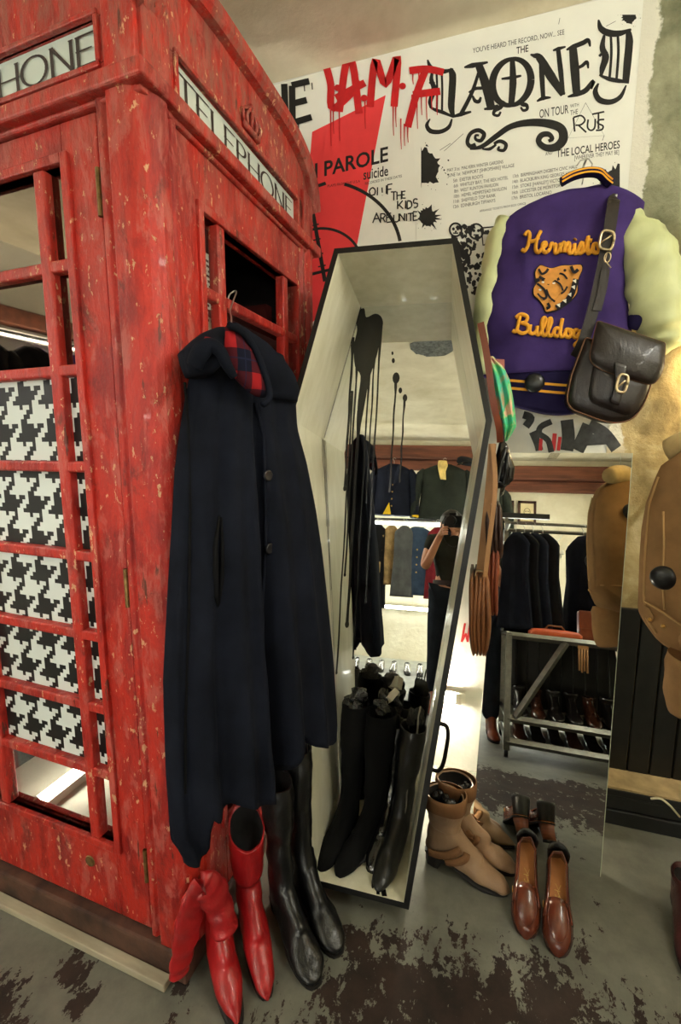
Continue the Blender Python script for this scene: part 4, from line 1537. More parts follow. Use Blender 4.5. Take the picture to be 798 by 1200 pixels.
# joined-up lettering, unit grid: x-height 1, ascender 2
HER = [[(.1, 1.6), (.35, 1.95), (.5, 1.6), (.35, .6), (.1, .1), (-.1, .25)], [(.4, 1.0), (.9, 1.1), (1.2, 1.4)], [(1.35, 2.0), (1.05, 1.2), (.95, .3), (1.15, .0), (1.4, .3)],
       [(1.4, .3), (1.75, .7), (1.7, .95), (1.5, .8), (1.5, .25), (1.75, .0), (2.05, .35)], [(2.05, .35), (2.2, .95), (2.3, .7), (2.5, .8), (2.45, .1), (2.65, .05), (2.85, .5)],
       [(2.85, .9), (2.85, .0)], [(2.85, .5), (3.1, .95), (3.2, .6), (3.15, .0)], [(3.2, .5), (3.45, .95), (3.55, .6), (3.5, .1), (3.7, .0), (3.9, .4)],
       [(3.95, .9), (3.95, .15), (4.1, .0), (4.3, .5)], [(4.0, 1.3), (4.03, 1.35)], [(4.3, .5), (4.5, 1.05), (4.6, .6), (4.5, .05), (4.2, .1)], [(4.55, .1), (4.85, .5), (5.0, 1.6)], [(5.0, 1.6), (4.95, .2), (5.1, .0), (5.3, .4)], [(4.75, 1.15), (5.3, 1.2)],
       [(5.65, .85), (5.4, .8), (5.35, .2), (5.6, .0), (5.8, .35), (5.7, .85), (5.95, .6)], [(6.0, .9), (6.0, 0)], [(6.0, .5), (6.25, .95), (6.35, .5), (6.35, .1), (6.55, .0)]]
BUL = [[(.35, 1.8), (.2, .9), (.0, .1), (-.25, .2)], [(.0, 1.6), (.4, 2.0), (.9, 1.7), (.75, 1.15), (.4, 1.05)], [(.5, 1.05), (.95, .8), (.9, .2), (.5, -.05), (.1, .2)],
       [(1.15, .9), (1.1, .2), (1.35, .0), (1.65, .4)], [(1.7, .9), (1.7, .1), (1.9, .05), (2.1, .5)], [(2.1, .5), (2.4, 1.5), (2.3, 1.9), (2.1, 1.5), (2.15, .2), (2.35, .0), (2.55, .4)],
       [(2.55, .4), (2.85, 1.4), (2.8, 1.9), (2.6, 1.5), (2.6, .2), (2.8, .0), (3.0, .3)], [(3.5, .85), (3.2, .85), (3.05, .3), (3.3, .0), (3.55, .4)], [(3.75, 1.95), (3.6, .9), (3.55, .2), (3.75, .0), (3.95, .4)],
       [(4.3, .85), (4.05, .8), (4.0, .2), (4.25, .0), (4.45, .4), (4.3, .85), (4.6, .7)], [(5.0, .85), (4.75, .85), (4.65, .3), (4.85, .1), (5.1, .6)], [(5.15, .95), (5.1, -.3), (4.95, -.9), (4.75, -.7), (5.1, -.2), (5.4, .2)],
       [(5.4, .2), (5.65, .95), (5.75, .5), (5.65, .0), (5.35, .1)]]
m = MB()
script(m, HER, 613, 296, 15.2, 12.5, .02, .0065, .0044)
fix(m.build('upper_lettering', M_GOLD, jk, True), jk)
m = MB()
script(m, BUL, 604, 391, 14.6, 11, .08, .0065, .0044)
fix(m.build('lower_lettering', M_GOLD, jk, True), jk)
# round tail of the sweep under the name, dog's-head patch
B = lambda x, y: (540+(348+(x-348)*1.1)/3.093, 180+(486+(y-486)*1.1)/3.093)
out = [(276, 440), (292, 416), (310, 420), (330, 424), (362, 416), (392, 416), (424, 412), (430, 428), (420, 452), (414, 480), (412, 506), (392, 530), (362, 552), (338, 562), (312, 566), (304, 548), (288, 530), (272, 516), (270, 494), (280, 476)]
ctr = (348, 484)
def dec(m, pts, off, grow=1.0, th=.003):
    p2 = [B(ctr[0]+(x-ctr[0])*grow, ctr[1]+(y-ctr[1])*grow) for x, y in pts]
    a = [jp(x, y, off) for x, y in p2]
    m.prism(a, V((0, -th, 0)))
m = MB(); dec(m, crom(out, 3, True), .001, 1.05); fix(m.build('patch_backing', M_PATCHB, jk), jk)
m = MB(); dec(m, crom(out, 3, True), .004, 1.0); fix(m.build('dog_head_patch', M_GOLDP, jk), jk)
m = MB()
for st, w in (([(288, 456), (304, 464), (318, 462), (330, 452)], 6), ([(326, 448), (346, 456), (352, 466)], 6), ([(286, 430), (296, 446), (310, 440), (318, 428)], 5), ([(392, 420), (402, 440), (416, 430)], 7), ([(280, 480), (296, 490), (306, 500), (312, 520), (300, 530)], 5), ([(312, 496), (322, 520), (340, 536)], 4), ([(330, 462), (356, 478), (366, 500)], 4), ([(340, 442), (366, 446), (380, 462)], 4), ([(316, 540), (322, 552), (312, 558)], 6), ([(282, 512), (292, 522), (306, 526)], 4), ([(360, 510), (372, 500), (380, 486)], 4)):
    ribbon(m, [B(*p) for p in crom([tuple(q) for q in st], 4)], w*1.7/3.093, lambda x, y: jp(x, y, .0125))
ribbon(m, [B(*p) for p in crom([(344, 556), (372, 540), (394, 512), (404, 480), (408, 462)], 4)], 20/3.093, lambda x, y: jp(x, y, .0120))
for x, y, r in ((300, 466, 5), (334, 468, 5), (279, 470, 7), (284, 468, 6), (318, 478, 4), (372, 434, 5)):
    blob(m, [B(x+r*cos(a), y+r*sin(a)) for a in [j*pi/4 for j in range(8)]], lambda x, y: jp(x, y, .0125))
fix(m.build('patch_markings', M_PATCHB, jk), jk)
m = MB()
for x, y in ((352, 548), (372, 534), (388, 514), (400, 490), (404, 470)):
    blob(m, [B(x-8, y-2), B(x+5, y-7), B(x+4, y+7)], lambda x, y: jp(x, y, .0140))
for x, y in ((300, 474), (336, 476), (290, 500)):
    blob(m, [B(x+5*cos(a), y+3*sin(a)) for a in [j*pi/4 for j in range(8)]], lambda x, y: jp(x, y, .0140))
fix(m.build('collar_spikes', M_PATCHW, jk), jk)
def sectag(c, n, r=.030):
    m = MB()
    m.lathe(c, [(.0, 0), (r, 0), (r*1.02, .006), (r*.86, .012), (r*.5, .016), (.0, .018)], 26, tuple(n))
    return m
o = fix(sectag(kp(626, 449, .004), V((0, -1, 0)), .033).build('security_tag', M_TAG, jk, True), jk)
jh = thing('coat_hanger', 'wooden coat hanger holding the purple varsity jacket', 'coat hanger', jq(684, 190, -.02))
m = MB()
m.tube([jq(676, 194, 0), jq(680, 188, -.0), jq(690, 186, 0), jq(694, 192, 0), jq(692, 200, 0), jq(684, 206, 0), jq(682, 216, 0)], .0022, 8)
m.tube([jq(687, 186, 0), jq(687, 186, -.095)], .004, 8)
fix(m.build('hook', M_WIRE, jh, True), jh)
m = MB()
m.tube([jq(620, 252, 0), jq(652, 238, 0), jq(684, 230, .0), jq(712, 236, 0), jq(736, 252, 0)], [.008, .010, .011, .010, .008], 10)
fix(m.build('bar', simple('hanger_wood', (176, 132, 80), .5, 0, .2, 20, .1), jh, True), jh)

# ================================================================== dark leather satchel hanging over the jacket
M_DLEATH = leather('dark_brown_leather', (28, 20, 17), .36, .35, 10, .35, .45, .05)
M_EDGE = simple('raw_leather_edge', (104, 70, 46), .7, 0, .2, 40, 0)
SP = Plane((0, WY-.185, 0), (1, 0, 0), (0, 0, 1))
sp = lambda x, y, d=0.0: SP.P(*SP.at(x, y), d)
st = thing('satchel', 'dark brown leather satchel hanging by its strap over the purple jacket', 'satchel', sp(716, 450))


def rounded(c, pts, r, n=5):
    """round the corners of a 2D polygon; pts (x, y, radius)"""
    out = []
    k = len(pts)
    for i in range(k):
        p0, p1, p2 = V(pts[i-1][:2]), V(pts[i][:2]), V(pts[(i+1) % k][:2])
        rr = pts[i][2] if len(pts[i]) > 2 else r
        if rr <= 0:
            out.append(tuple(p1)); continue
        a = p1+(p0-p1).normalized()*min(rr, (p0-p1).length*.48)
        b = p1+(p2-p1).normalized()*min(rr, (p2-p1).length*.48)
        for j in range(n+1):
            t = j/n
            q = a*(1-t)**2+p1*2*t*(1-t)+b*t*t
            out.append(tuple(q))
    return out


def slab(m, pts, d0, d1, f, bulge=0.0):
    """thick pad from a photo-space outline, front face domed"""
    n = len(pts)
    cx, cy = sum(p[0] for p in pts)/n, sum(p[1] for p in pts)/n
    rings = []
    for k, (g, d) in enumerate(((.97, d0), (1, d0+(d1-d0)*.15), (1, d0+(d1-d0)*.75), (.985, d1), (.8, d1+bulge*.6), (.5, d1+bulge*.9), (.2, d1+bulge))):
        rings.append([f(cx+(x-cx)*g, cy+(y-cy)*g, d) for x, y in pts])
    m.rings(rings)


body = rounded(None, [(684, 398, 3), (768, 422, 3), (752, 474, 16), (737, 494, 14), (712, 497, 14), (660, 478, 16), (668, 440, 4)], 6)
m = MB(); slab(m, body, -.055, .03, sp, .012)
fix(m.build('body', M_DLEATH, st, True), st)
m = MB()
front = rounded(None, [(692, 430, 3), (758, 448, 3), (748, 476, 14), (734, 490, 10), (684, 472, 14)], 6)
slab(m, front, .03, .045, sp, .012)
fix(m.build('front_pocket', M_DLEATH, st, True), st)
flap = rounded(None, [(697, 379, 3), (775, 405, 3), (769, 440, 10), (758, 455, 10), (700, 437, 10), (685, 426, 12)], 6)
m = MB()
fq = lambda x, y, d: sp(x, y, d+.02*min(1, max(0, (y-382-(x-697)*.33)/25)))
slab(m, flap, .022, .040, fq, .010)
fix(m.build('flap', M_DLEATH, st, True), st)
m = MB()
m.tube([fq(x, y, .034) for x, y in flap+[flap[0]]], .0022, 6)
m.tube([sp(x, y, .03) for x, y in body+[body[0]]], .0025, 6)
fix(m.build('edge_binding', M_EDGE, st, True), st)
m = MB()
slab(m, rounded(None, [(713, 428, 2), (727, 432, 2), (725, 452, 2), (718, 478, 4), (708, 474, 4), (714, 452, 2)], 2), .064, .072, sp, .002)
fix(m.build('closing_tab', M_DLEATH, st, True), st)
M_NICK = simple('pale_brass_buckle', (206, 188, 150), .3, .85, .1, 40, 0)
def ringpx(m, cx, cy, rx, ry, tilt, r, f, d, n=28, ex=.6):
    pts = []
    for i in range(n+1):
        a = 2*pi*i/n
        c, s_ = cos(a), sin(a)
        c = abs(c)**ex*(1 if c > 0 else -1); s_ = abs(s_)**ex*(1 if s_ > 0 else -1)
        x, y = rx*c, ry*s_
        pts.append(f(cx+x*cos(tilt)-y*sin(tilt), cy+x*sin(tilt)+y*cos(tilt), d))
    m.tube(pts, r, 8)
m = MB(); ringpx(m, 721, 453, 5.5, 10, .25, .0045, sp, .078)
m.tube([sp(716, 457, .08), sp(724, 450, .084)], .003, 6)
fix(m.build('buckle', M_NICK, st, True), st)
# strap
m = MB()
def strap(m, pts, w, f, th=.004, dw=None):
    """flat band through (x, y, depth) photo points, width w metres"""
    q = crom([tuple(p) for p in pts], 5)
    P = [f(*a) for a in q]
    rings = []
    for i, p in enumerate(P):
        d = (P[min(i+1, len(P)-1)]-P[max(i-1, 0)]).normalized()
        nn = V((0, -1, 0)) if dw is None else V(dw)
        s_ = d.cross(nn).normalized()*w/2
        t_ = s_.cross(d).normalized()*th/2
        rings.append([p+s_+t_, p-s_+t_, p-s_-t_, p+s_-t_])
    m.rings(rings)
strap(m, [(729, 228, -.06), (722, 229, -.02), (718, 244, .0), (713, 272, .01), (708, 300, .012), (702, 330, .012), (695, 360, .012), (686, 392, .012), (680, 408, .0), (674, 420, -.03)], .036, sp)
strap(m, [(708, 318, .018), (704, 342, .018), (698, 366, .016)], .026, sp)
fix(m.build('strap', M_DLEATH, st), st)
m = MB(); ringpx(m, 709, 285, 8, 11, .2, .004, sp, .022)
m.tube([sp(702, 288, .024), sp(714, 280, .026)], .0025, 6)
ringpx(m, 709, 306, 6, 3.5, -1.3, .0016, sp, .03, ex=1)
m.tube([sp(709, 300, .03), sp(706, 310, .032), sp(713, 318, .03)], .0018, 6)
fix(m.build('strap_buckle', M_NICK, st, True), st)
m = MB(); m.tube([sp(725, 226, -.17), sp(725, 226, -.04), sp(725, 222, -.03)], .005, 8)
nail = thing('wall_peg', 'steel peg carrying the satchel strap above the jacket shoulder', 'peg', sp(725, 226, -.18))
fix(m.build('peg', M_WIRE, nail, True), nail)

# ================================================================== tan sheepskin jacket at the right edge
M_TAN = cloth('tan_suede', (136, 104, 68), .2, 180, .95, .1)
M_FLEECE = cloth('cream_fleece', (184, 160, 112), .3, 60, 1, .5)
M_PIPE = cloth('pale_seam_piping', (166, 132, 88), .1, 180, .95, .1)
TPn = V((-.42, -.9, 0)).normalized()
TPu = V((.9, -.42, 0)).normalized()
TP = Plane((.50, 1.462, .92), TPu, (0, 0, 1))
tj = thing('sheepskin_jacket', 'tan suede sheepskin jacket with dark round tags hanging at the right edge', 'jacket', TP.P(*TP.at(800, 530)))
ta = TP.at
u0 = ta(741, 640)[0]
TR = []
for y, xl, t in ((523, 806, .05), (530, 797, .075), (545, 775, .09), (560, 768, .10), (590, 757, .11), (620, 752, .115), (650, 750, .12), (680, 749, .12), (708, 748, .12), (735, 752, .115), (752, 770, .11)):
    a = ta(xl, y)
    TR.append((a[1], a[0], a[0]*0+.46+0.0, t))
TJ = Garment(TP, TR, folds=((.30, .06, .012), (.55, .08, -.012)), p=3.2, q=2.2, seed=31, wr=.006, hem=lambda k: ltab([(0, ta(752, 712)[1]), (.12, ta(764, 741)[1]), (.30, ta(798, 760)[1]), (1, ta(798, 790)[1])], k)[0])
m = MB(); TJ.mesh(m, 50, 44)
fix(m.build('jacket_body', M_TAN, tj, True), tj)
TPF = TP.off(.10)
tp = lambda x, y, d=0.0: TJ.P(*TPF.at(x, y), d)
tb = lambda u, v, d=0.0: TJ.P(u, v, d, -1)
m = MB()
m.tube([tp(x, y, .003) for x, y in ((752, 707), (764, 711), (778, 718), (792, 726), (806, 734))], .003, 6)
m.tube([tp(x, y, .003) for x, y in ((776, 600), (778, 640), (776, 680), (779, 714))], .0028, 6)
m.tube([tp(x, y, .002) for x, y in ((768, 560), (758, 590), (754, 640), (752, 700), (756, 728), (768, 744))], .0035, 6)
for s in (.12, .3):
    m.tube([tb(u0+s+.05, TR[2][0]-k*.04, .002) for k in range(12)], .0028, 6)
m.tube([tb(u0+.03+k*.03, ta(752, 708)[1]-.0, .003) for k in range(12)], .003, 6)
fix(m.build('seams', M_PIPE, tj, True), tj)
m = MB()
m.lathe(tp(778, 677, -.002), [(.0, 0), (.032, 0), (.032, .007), (.026, .014), (.014, .018), (.0, .019)], 26, tuple(TPn))
c = tb(u0+.11, ta(752, 590)[1], -.002)
m2 = MB(); m2.lathe(c, [(.0, 0), (.032, 0), (.032, .007), (.026, .014), (.0, .019)], 24, tuple(-TPn))
fix(m.build('security_tag', M_TAG, tj, True), tj)
fix(m2.build('security_tag', M_TAG, tj, True), tj)
M_STUD = simple('brass_stud', (190, 150, 80), .3, .8, .1, 30, 0)
for f, cc in ((lambda x, y, d: tp(x, y, d), (759, 722)),):
    m = MB()
    slab(m, rounded(None, [(750, 711, 1), (760, 714, 3), (767, 724, 5), (763, 733, 4), (752, 726, 1)], 3), .0, .006, f, .001)
    fix(m.build('waist_tab', M_TAN, tj, True), tj)
    m = MB(); m.lathe(f(761, 727, .006), [(.0, 0), (.006, 0), (.005, .004), (.0, .005)], 14, tuple(TPn)); m.lathe(f(777, 734, .0), [(.0, 0), (.006, 0), (.005, .003), (.0, .004)], 14, tuple(TPn))
    fix(m.build('stud', M_STUD, tj, True), tj)
m = MB()
vb = ta(757, 722)[1]
cu = u0+.08
tabp = rounded(None, [(cu, vb+.03, .0), (cu+.05, vb+.03, .02), (cu+.07, vb, .02), (cu+.05, vb-.03, .02), (cu, vb-.03, .0)], .01)
m.prism([tb(a, b, .004) for a, b in tabp], -TPn*.005)
fix(m.build('waist_tab', M_TAN, tj, True), tj)
m = MB()
for a in (cu+.048, cu+.10):
    m.lathe(tb(a, vb, .008), [(.0, 0), (.006, 0), (.005, .004), (.0, .005)], 14, tuple(-TPn))
fix(m.build('stud', M_STUD, tj, True), tj)
m = MB()                                                    # turned-back fleece collar, both sides of the neck
ct = TR[0][0]
for sgn in (1, -1):
    pts = [TP.P(TR[0][1]+(.12 if sgn > 0 else -.05)+k*.05, ct-.01-.0*k+.02*sin(k), sgn*(.05-.01*k)) for k in range(6)]
    m.tube(crom([tuple(p) for p in pts], 3), [.03+.012*sin(pi*min(1, i/8)) for i in range(16)], 12)
fix(m.build('fleece_collar', M_FLEECE, tj, True), tj)
m = MB()                                                    # near sleeve with a turned cuff
sleeve(m, [(TP.P(TR[1][1]+.16, ct-.09, .06), .07, .07, TPu), (TP.P(TR[1][1]+.20, ct-.25, .12), .085, .08, TPu), (TP.P(TR[1][1]+.17, ct-.42, .13), .08, .075, TPu), (TP.P(TR[1][1]+.105, ct-.53, .12), .072, .07, TPu)], seed=6)
fix(m.build('sleeve', M_TAN, tj, True), tj)
m = MB()
e0, e1 = TP.at(800, 770), TP.at(800, 806)
sleeve(m, [(TP.P(e0[0]+.045, e0[1]+.05, .115), .070, .066, TPu), (TP.P(e0[0]+.045, e0[1]+.03, .115), .076, .07, TPu), (TP.P(e0[0]+.052, e1[1]+.03, .115), .078, .07, TPu), (TP.P(e0[0]+.06, e1[1], .115), .068, .064, TPu)], seed=7, wr=.003)
fix(m.build('turned_cuff', M_TAN, tj, True), tj)
th = thing('coat_hanger', 'hanger and wall bracket carrying the tan sheepskin jacket', 'coat hanger', TP.P(.30, ct+.05, 0))
m = MB()
hc = TP.P(.30, ct-.02, 0)
m.tube(crom([tuple(p) for p in (hc, hc+V((0, 0, .06)), hc+V((.0, .02, .10)), hc+V((0, .04, .07)))], 4), .003, 8)
m.tube([hc+V((0, .02, .094)), V((hc.x, WY+.02, hc.z+.094))], .008, 10)
fix(m.build('bracket', M_WIRE, th, True), th)
m = MB(); m.tube([TP.P(.12, ct-.06, 0), hc, TP.P(.44, ct-.06, 0)], .012, 10)
fix(m.build('bar', M_HORN, th, True), th)
# ================================================================== boots and shoes
M_REDL = leather('red_boot_leather', (150, 18, 22), .36, .35, 10, .35, .5, .1)
M_BLKL = leather('black_boot_leather', (14, 14, 14), .34, .3, 11, .4, .5, .05)
M_SUEDE = cloth('black_suede', (13, 13, 13), .3, 220, 1, 0)
M_PATENT = leather('black_patent', (12, 12, 13), .12, .2, 9, .3, .6, .6)
M_TANL = leather('tan_boot_leather', (148, 118, 90), .45, .16, 10, .4, .4)
M_TAND = leather('tan_suede_trim', (122, 86, 56), .8, .15, 12, .3, .2)
M_SOLE = simple('dark_sole', (24, 20, 18), .6, 0, .3, 40, .2)
M_LIN = simple('dark_boot_lining', (12, 11, 11), .9, 0, .2, 40, .1)
M_BROWNL = leather('brown_shoe_leather', (88, 40, 24), .22, .3, 9, .2, .5, .3)
M_INSOLE = simple('tan_leather_insole', (176, 112, 56), .5, 0, .12, 20, .1)
M_STACK = simple('stacked_heel', (120, 62, 32), .5, 0, .3, 60, .2, stretch=(.1, .1, 2))
M_GOLDI = simple('gold_stamp', (214, 178, 96), .4, .4, .1, 30, 0)
M_TISSUE = simple('pale_tissue_paper', (206, 200, 184), .8, 0, .1, 20, .3)


def boot(name, label, loc, rotz, H, mat, L=.265, w=.043, top=.062, heel=.03, lean=0.0, sole=M_SOLE, wr=.004, seed=0, group=None, point=.0, collar=None, tilt=None, slim=1.0, hollow=True, cat='boot', dip=0, ank=.70):
    """tall boot, heel at origin, toe along +x"""
    t = thing(name, label, cat, loc, (0, 0, rotz), group)
    if tilt:
        t.rotation_euler = tilt
    h = heel
    tx = lambda z: lean*(z-.1)/max(.05, H-.1) if z > .1 else 0
    st = [(top+.02+tx(H), H-dip, -top+.02+tx(H), H, top*.80*slim)]
    for f in ((.93, .8, .62, .45, .3) if not dip else (.76, .6, .45, .3)):
        z = .12+(H-.12)*f
        k = ltab([(0, ank), (.45, (ank+1)/2-.03), (.7, 1.0), (1, 1.0)], f)[0]
        st.append((top*k+.022+tx(z), z, -top*k+.018+tx(z), z, top*k*.80*slim))
    st += [(.070, .125+h, -.035, .115+h, .036), (.090, .105+h, -.042, .075+h, .035), (.118, .088+h*.8, -.047, .036+h, .036), (.150, .075+h*.55, -.034, .010+h, .037), (L*.66, .062+h*.3, .05, .006+h*.75, .039), (L*.80, .050+h*.1, .12, .006+h*.25, w), (L*.92, .036, .185, .004, w*.9-point*.25), (L*.985, .024, .225, .004, w*.58-point*.4), (L, .016, .245, .006, w*.22-point*.1)]
    m = MB()
    stations(m, st, 24, 5, 1, not hollow, True, wr, seed)
    if hollow:                                     # open top with thickness and a dark inside
        r0 = m.v[:24]
        c = sum((V(p) for p in r0), V((0, 0, 0)))/24
        m.rings([[V(p) for p in r0], [c+(V(p)-c)*.93+V((0, 0, .001)) for p in r0], [c+(V(p)-c)*.90-V((0, 0, .03)) for p in r0]], False, False)
        b = m.build('upper', mat, t, True)
        m2 = MB()
        m2.rings([[c+(V(p)-c)*.92-V((0, 0, .004)) for p in r0], [c+(V(p)-c)*.74-V((0, 0, min(.13, .26*(H-.1)))) for p in r0]], False, True)
        m2.build('lining', M_LIN, t, True)
    else:
        b = m.build('upper', mat, t, True)
    # sole and heel block follow the arch
    m = MB()
    out = print_outline(-.047, L+.003, w+.002-point*.2, .034)
    def sz(x):
        return h*max(0, 1-max(0, x-.03)/(L*.55))**1.2 if x > .03 else h
    lo = [V((x, y, max(0, sz(x)-.0))) for x, y in out]
    m.prism(lo, (0, 0, .007))
    m.build('sole', sole, t)
    m = MB()
    hp_ = [(-.046, .0), (-.030, .024), (.0, .030), (.018, .028), (.022, 0), (.018, -.028), (.0, -.030), (-.030, -.024)]
    m.rings([[V((x*.78-.006, y*.8, 0)) for x, y in hp_], [V((x*.86-.003, y*.88, h*.5)) for x, y in hp_], [V((x, y, h+.006)) for x, y in hp_]])
    m.build('heel', sole, t)
    return t


# --- red boots by the telephone box
d = lambda a, b: atan2(b[1]-a[1], b[0]-a[0])
rb2h, rb2t = floor_at(290, 1078), floor_at(309, 1156)
b1 = boot('ankle_boot', 'upright tall red leather boot next to its folded mate', (-.634, 1.074, 0), d((-.628, 1.062), (-.506, .922)), .36, M_REDL, L=.235, w=.036, top=.066, dip=.055, ank=.86,  heel=.045, seed=1, wr=.005, point=.012, slim=1.0)
b1.name = 'red_boot'
# folded red boot: foot as above, shaft flopped over to the left
t = thing('red_boot', 'red leather boot with its shaft flopped over towards the wooden batten', 'boot', (-.700, .988, 0), (0, 0, d((-.690, .965), (-.555, .836))))
h = .045
st = [(.070, .150+h, -.035, .140+h, .036), (.088, .115+h, -.042, .085+h, .035), (.118, .088+h*.8, -.047, .036+h, .036), (.150, .075+h*.55, -.034, .010+h, .037), (.16, .062+h*.3, .05, .006+h*.75, .037), (.195, .048+h*.1, .12, .006+h*.25, .037), (.222, .034, .175, .004, .027), (.238, .022, .215, .004, .014), (.244, .014, .235, .006, .006)]
m = MB()
stations(m, st, 24, 5, 1, True, True, .005, 5)
m.build('upper', M_REDL, t, True)
m = MB()
inv = t.matrix_world
bpy.context.view_layer.update()
def TL(p): return t.matrix_world.inverted() @ V(p)
foldp = [(floor_at(264, 1090, .14), .043, .050), (floor_at(257, 1064, .20), .046, .046), (floor_at(248, 1045, .26), .050, .036), (floor_at(239, 1034, .30), .040, .022), (floor_at(231, 1046, .28), .042, .018), (floor_at(223, 1076, .21), .048, .022), (floor_at(216, 1108, .135), .046, .020), (floor_at(211, 1134, .075), .036, .016), (floor_at(211, 1146, .05), .024, .010)]
ax = V((.75, .62, 0))
sleeve(m, [(TL(p), a*.8, b*.62, (t.matrix_world.inverted().to_3x3() @ V((-.55, -.80, -.1)))) for p, a, b in foldp], n=22, seed=9, wr=.006)
m.build('folded_shaft', M_REDL, t, True)
m = MB()
m.prism([V((x, y, h*max(0, 1-max(0, x-.03)/(.145))**1.2 if x > .03 else h)) for x, y in print_outline(-.047, .247, .036, .032)], (0, 0, .007))
m.build('sole', M_SOLE, t)
m = MB()
hp_ = [(-.046, .0), (-.030, .022), (.0, .027), (.016, .025), (.02, 0), (.016, -.025), (.0, -.027), (-.030, -.022)]
m.rings([[V((x*.7-.008, y*.7, 0)) for x, y in hp_], [V((x, y, h+.006)) for x, y in hp_]])
m.build('heel', M_SOLE, t)
# --- black boots
boot('black_boot', 'black leather boot standing beside the upright red boot', (-.550, 1.125, 0), d((-.560, 1.125), (-.437, 1.016)), .45, M_BLKL, L=.25, w=.045, top=.060, heel=.022, seed=3, wr=.007, lean=-.02)
boot('black_boot', 'tall black leather boot closest to the coffin, behind its mate', (-.515, 1.215, 0), d((-.53, 1.21), (-.405, 1.10)), .50, M_BLKL, L=.25, w=.045, top=.056, heel=.022, seed=4, wr=.006, lean=-.03)


# --- boots standing inside the coffin
def CL(x, y, z): return CM @ V((x, y, z))
cz = atan2(c0.y, c0.x)
def inbox(name, label, heel, toe, z, rx, H, mat, ry=0, stuff=None, lean=0, top=.06, L=.24, seed=0, w=.04, wr=.004, group=None, heelh=.02, extra=None):
    b = boot(name, label, (0, 0, 0), 0, H, mat, L=L, w=w, top=top, heel=heelh, seed=seed, wr=wr, lean=lean, point=.01)
    yaw = d(heel, toe)
    b.matrix_world = CM @ Matrix.Translation((heel[0], heel[1], TH+z)) @ Matrix.Rotation(ry, 4, 'Y') @ Matrix.Rotation(rx, 4, 'X') @ Matrix.Rotation(yaw, 4, 'Z')
    if stuff:
        m = MB()
        rnd = random.Random(seed)
        for k in range(stuff[0]):
            c = V((.02+lean+rnd.uniform(-.03, .03), rnd.uniform(-.02, .02), H+rnd.uniform(-.01, .03)))
            r = [V((sin(a)*cos(e), sin(a)*sin(e), cos(a))) for a in (.4, .9, 1.4, 1.9, 2.5) for e in [q*pi/4 for q in range(8)]]
            rr = [stuff[1]*(.75+.5*rnd.random()) for _ in r]
            pts = [c+V((v.x*q*.8, v.y*q*.8, v.z*q*stuff[2])) for v, q in zip(r, rr)]
            m.rings([pts[i*8:(i+1)*8] for i in range(5)])
        m.build('stuffing', stuff[3], b, False)
    return b
M_BAG = leather('crumpled_black_plastic', (15, 15, 16), .25, .3, 18, .6, .5)
inbox('suede_boot', 'black suede knee boot at the far left of the coffin floor, stuffed with black plastic', (-.085, -.10), (-.125, -.30), .0, .06, .49, M_SUEDE, ry=.02, stuff=(6, .036, .7, M_BAG), seed=11, top=.062, L=.25)
inbox('suede_boot', 'black suede knee boot second from the left in the coffin', (.010, -.115), (-.055, -.30), .0, .05, .475, M_SUEDE, ry=.03, stuff=(3, .03, .6, M_BAG), seed=12, top=.066, L=.25)
inbox('patent_boot', 'shiny black patent boot leaning in the middle of the coffin', (.060, -.06), (.035, -.26), .0, .02, .41, M_PATENT, ry=.05, stuff=None, seed=13, top=.05, L=.24)
zb = inbox('leather_boot', 'black leather zip boot at the right of the coffin floor', (.098, -.12), (.065, -.335), .0, .05, .445, M_BLKL, ry=.09, stuff=(2, .028, 1.5, M_BAG), seed=14, top=.056, L=.25)
m = MB()
m.tube([V((.055+.004*sin(k), .018+.003*sin(k*1.7), .14+.036*k)) for k in range(12)], .003, 6)
m.build('zip', simple('grey_zip', (120, 114, 104), .5, .4, .2, 60, 0), zb, True)
inbox('leather_boot', 'black boot with pale tissue in its top, leaning on the coffin mirror', (.035, -.045), (.00, -.20), .0, .0, .47, M_BLKL, ry=.02, stuff=(2, .032, 1.1, M_BAG), seed=15, top=.046, L=.22)
m = MB()
q = [(0, 0, .48), (.05, -.02, .46), (.07, .02, .50), (.02, .03, .52), (-.02, .02, .49)]
m.prism([V(p) for p in q], (.0, -.02, .012))
m.build('tissue', M_TISSUE, bpy.data.objects['leather_boot.001'])

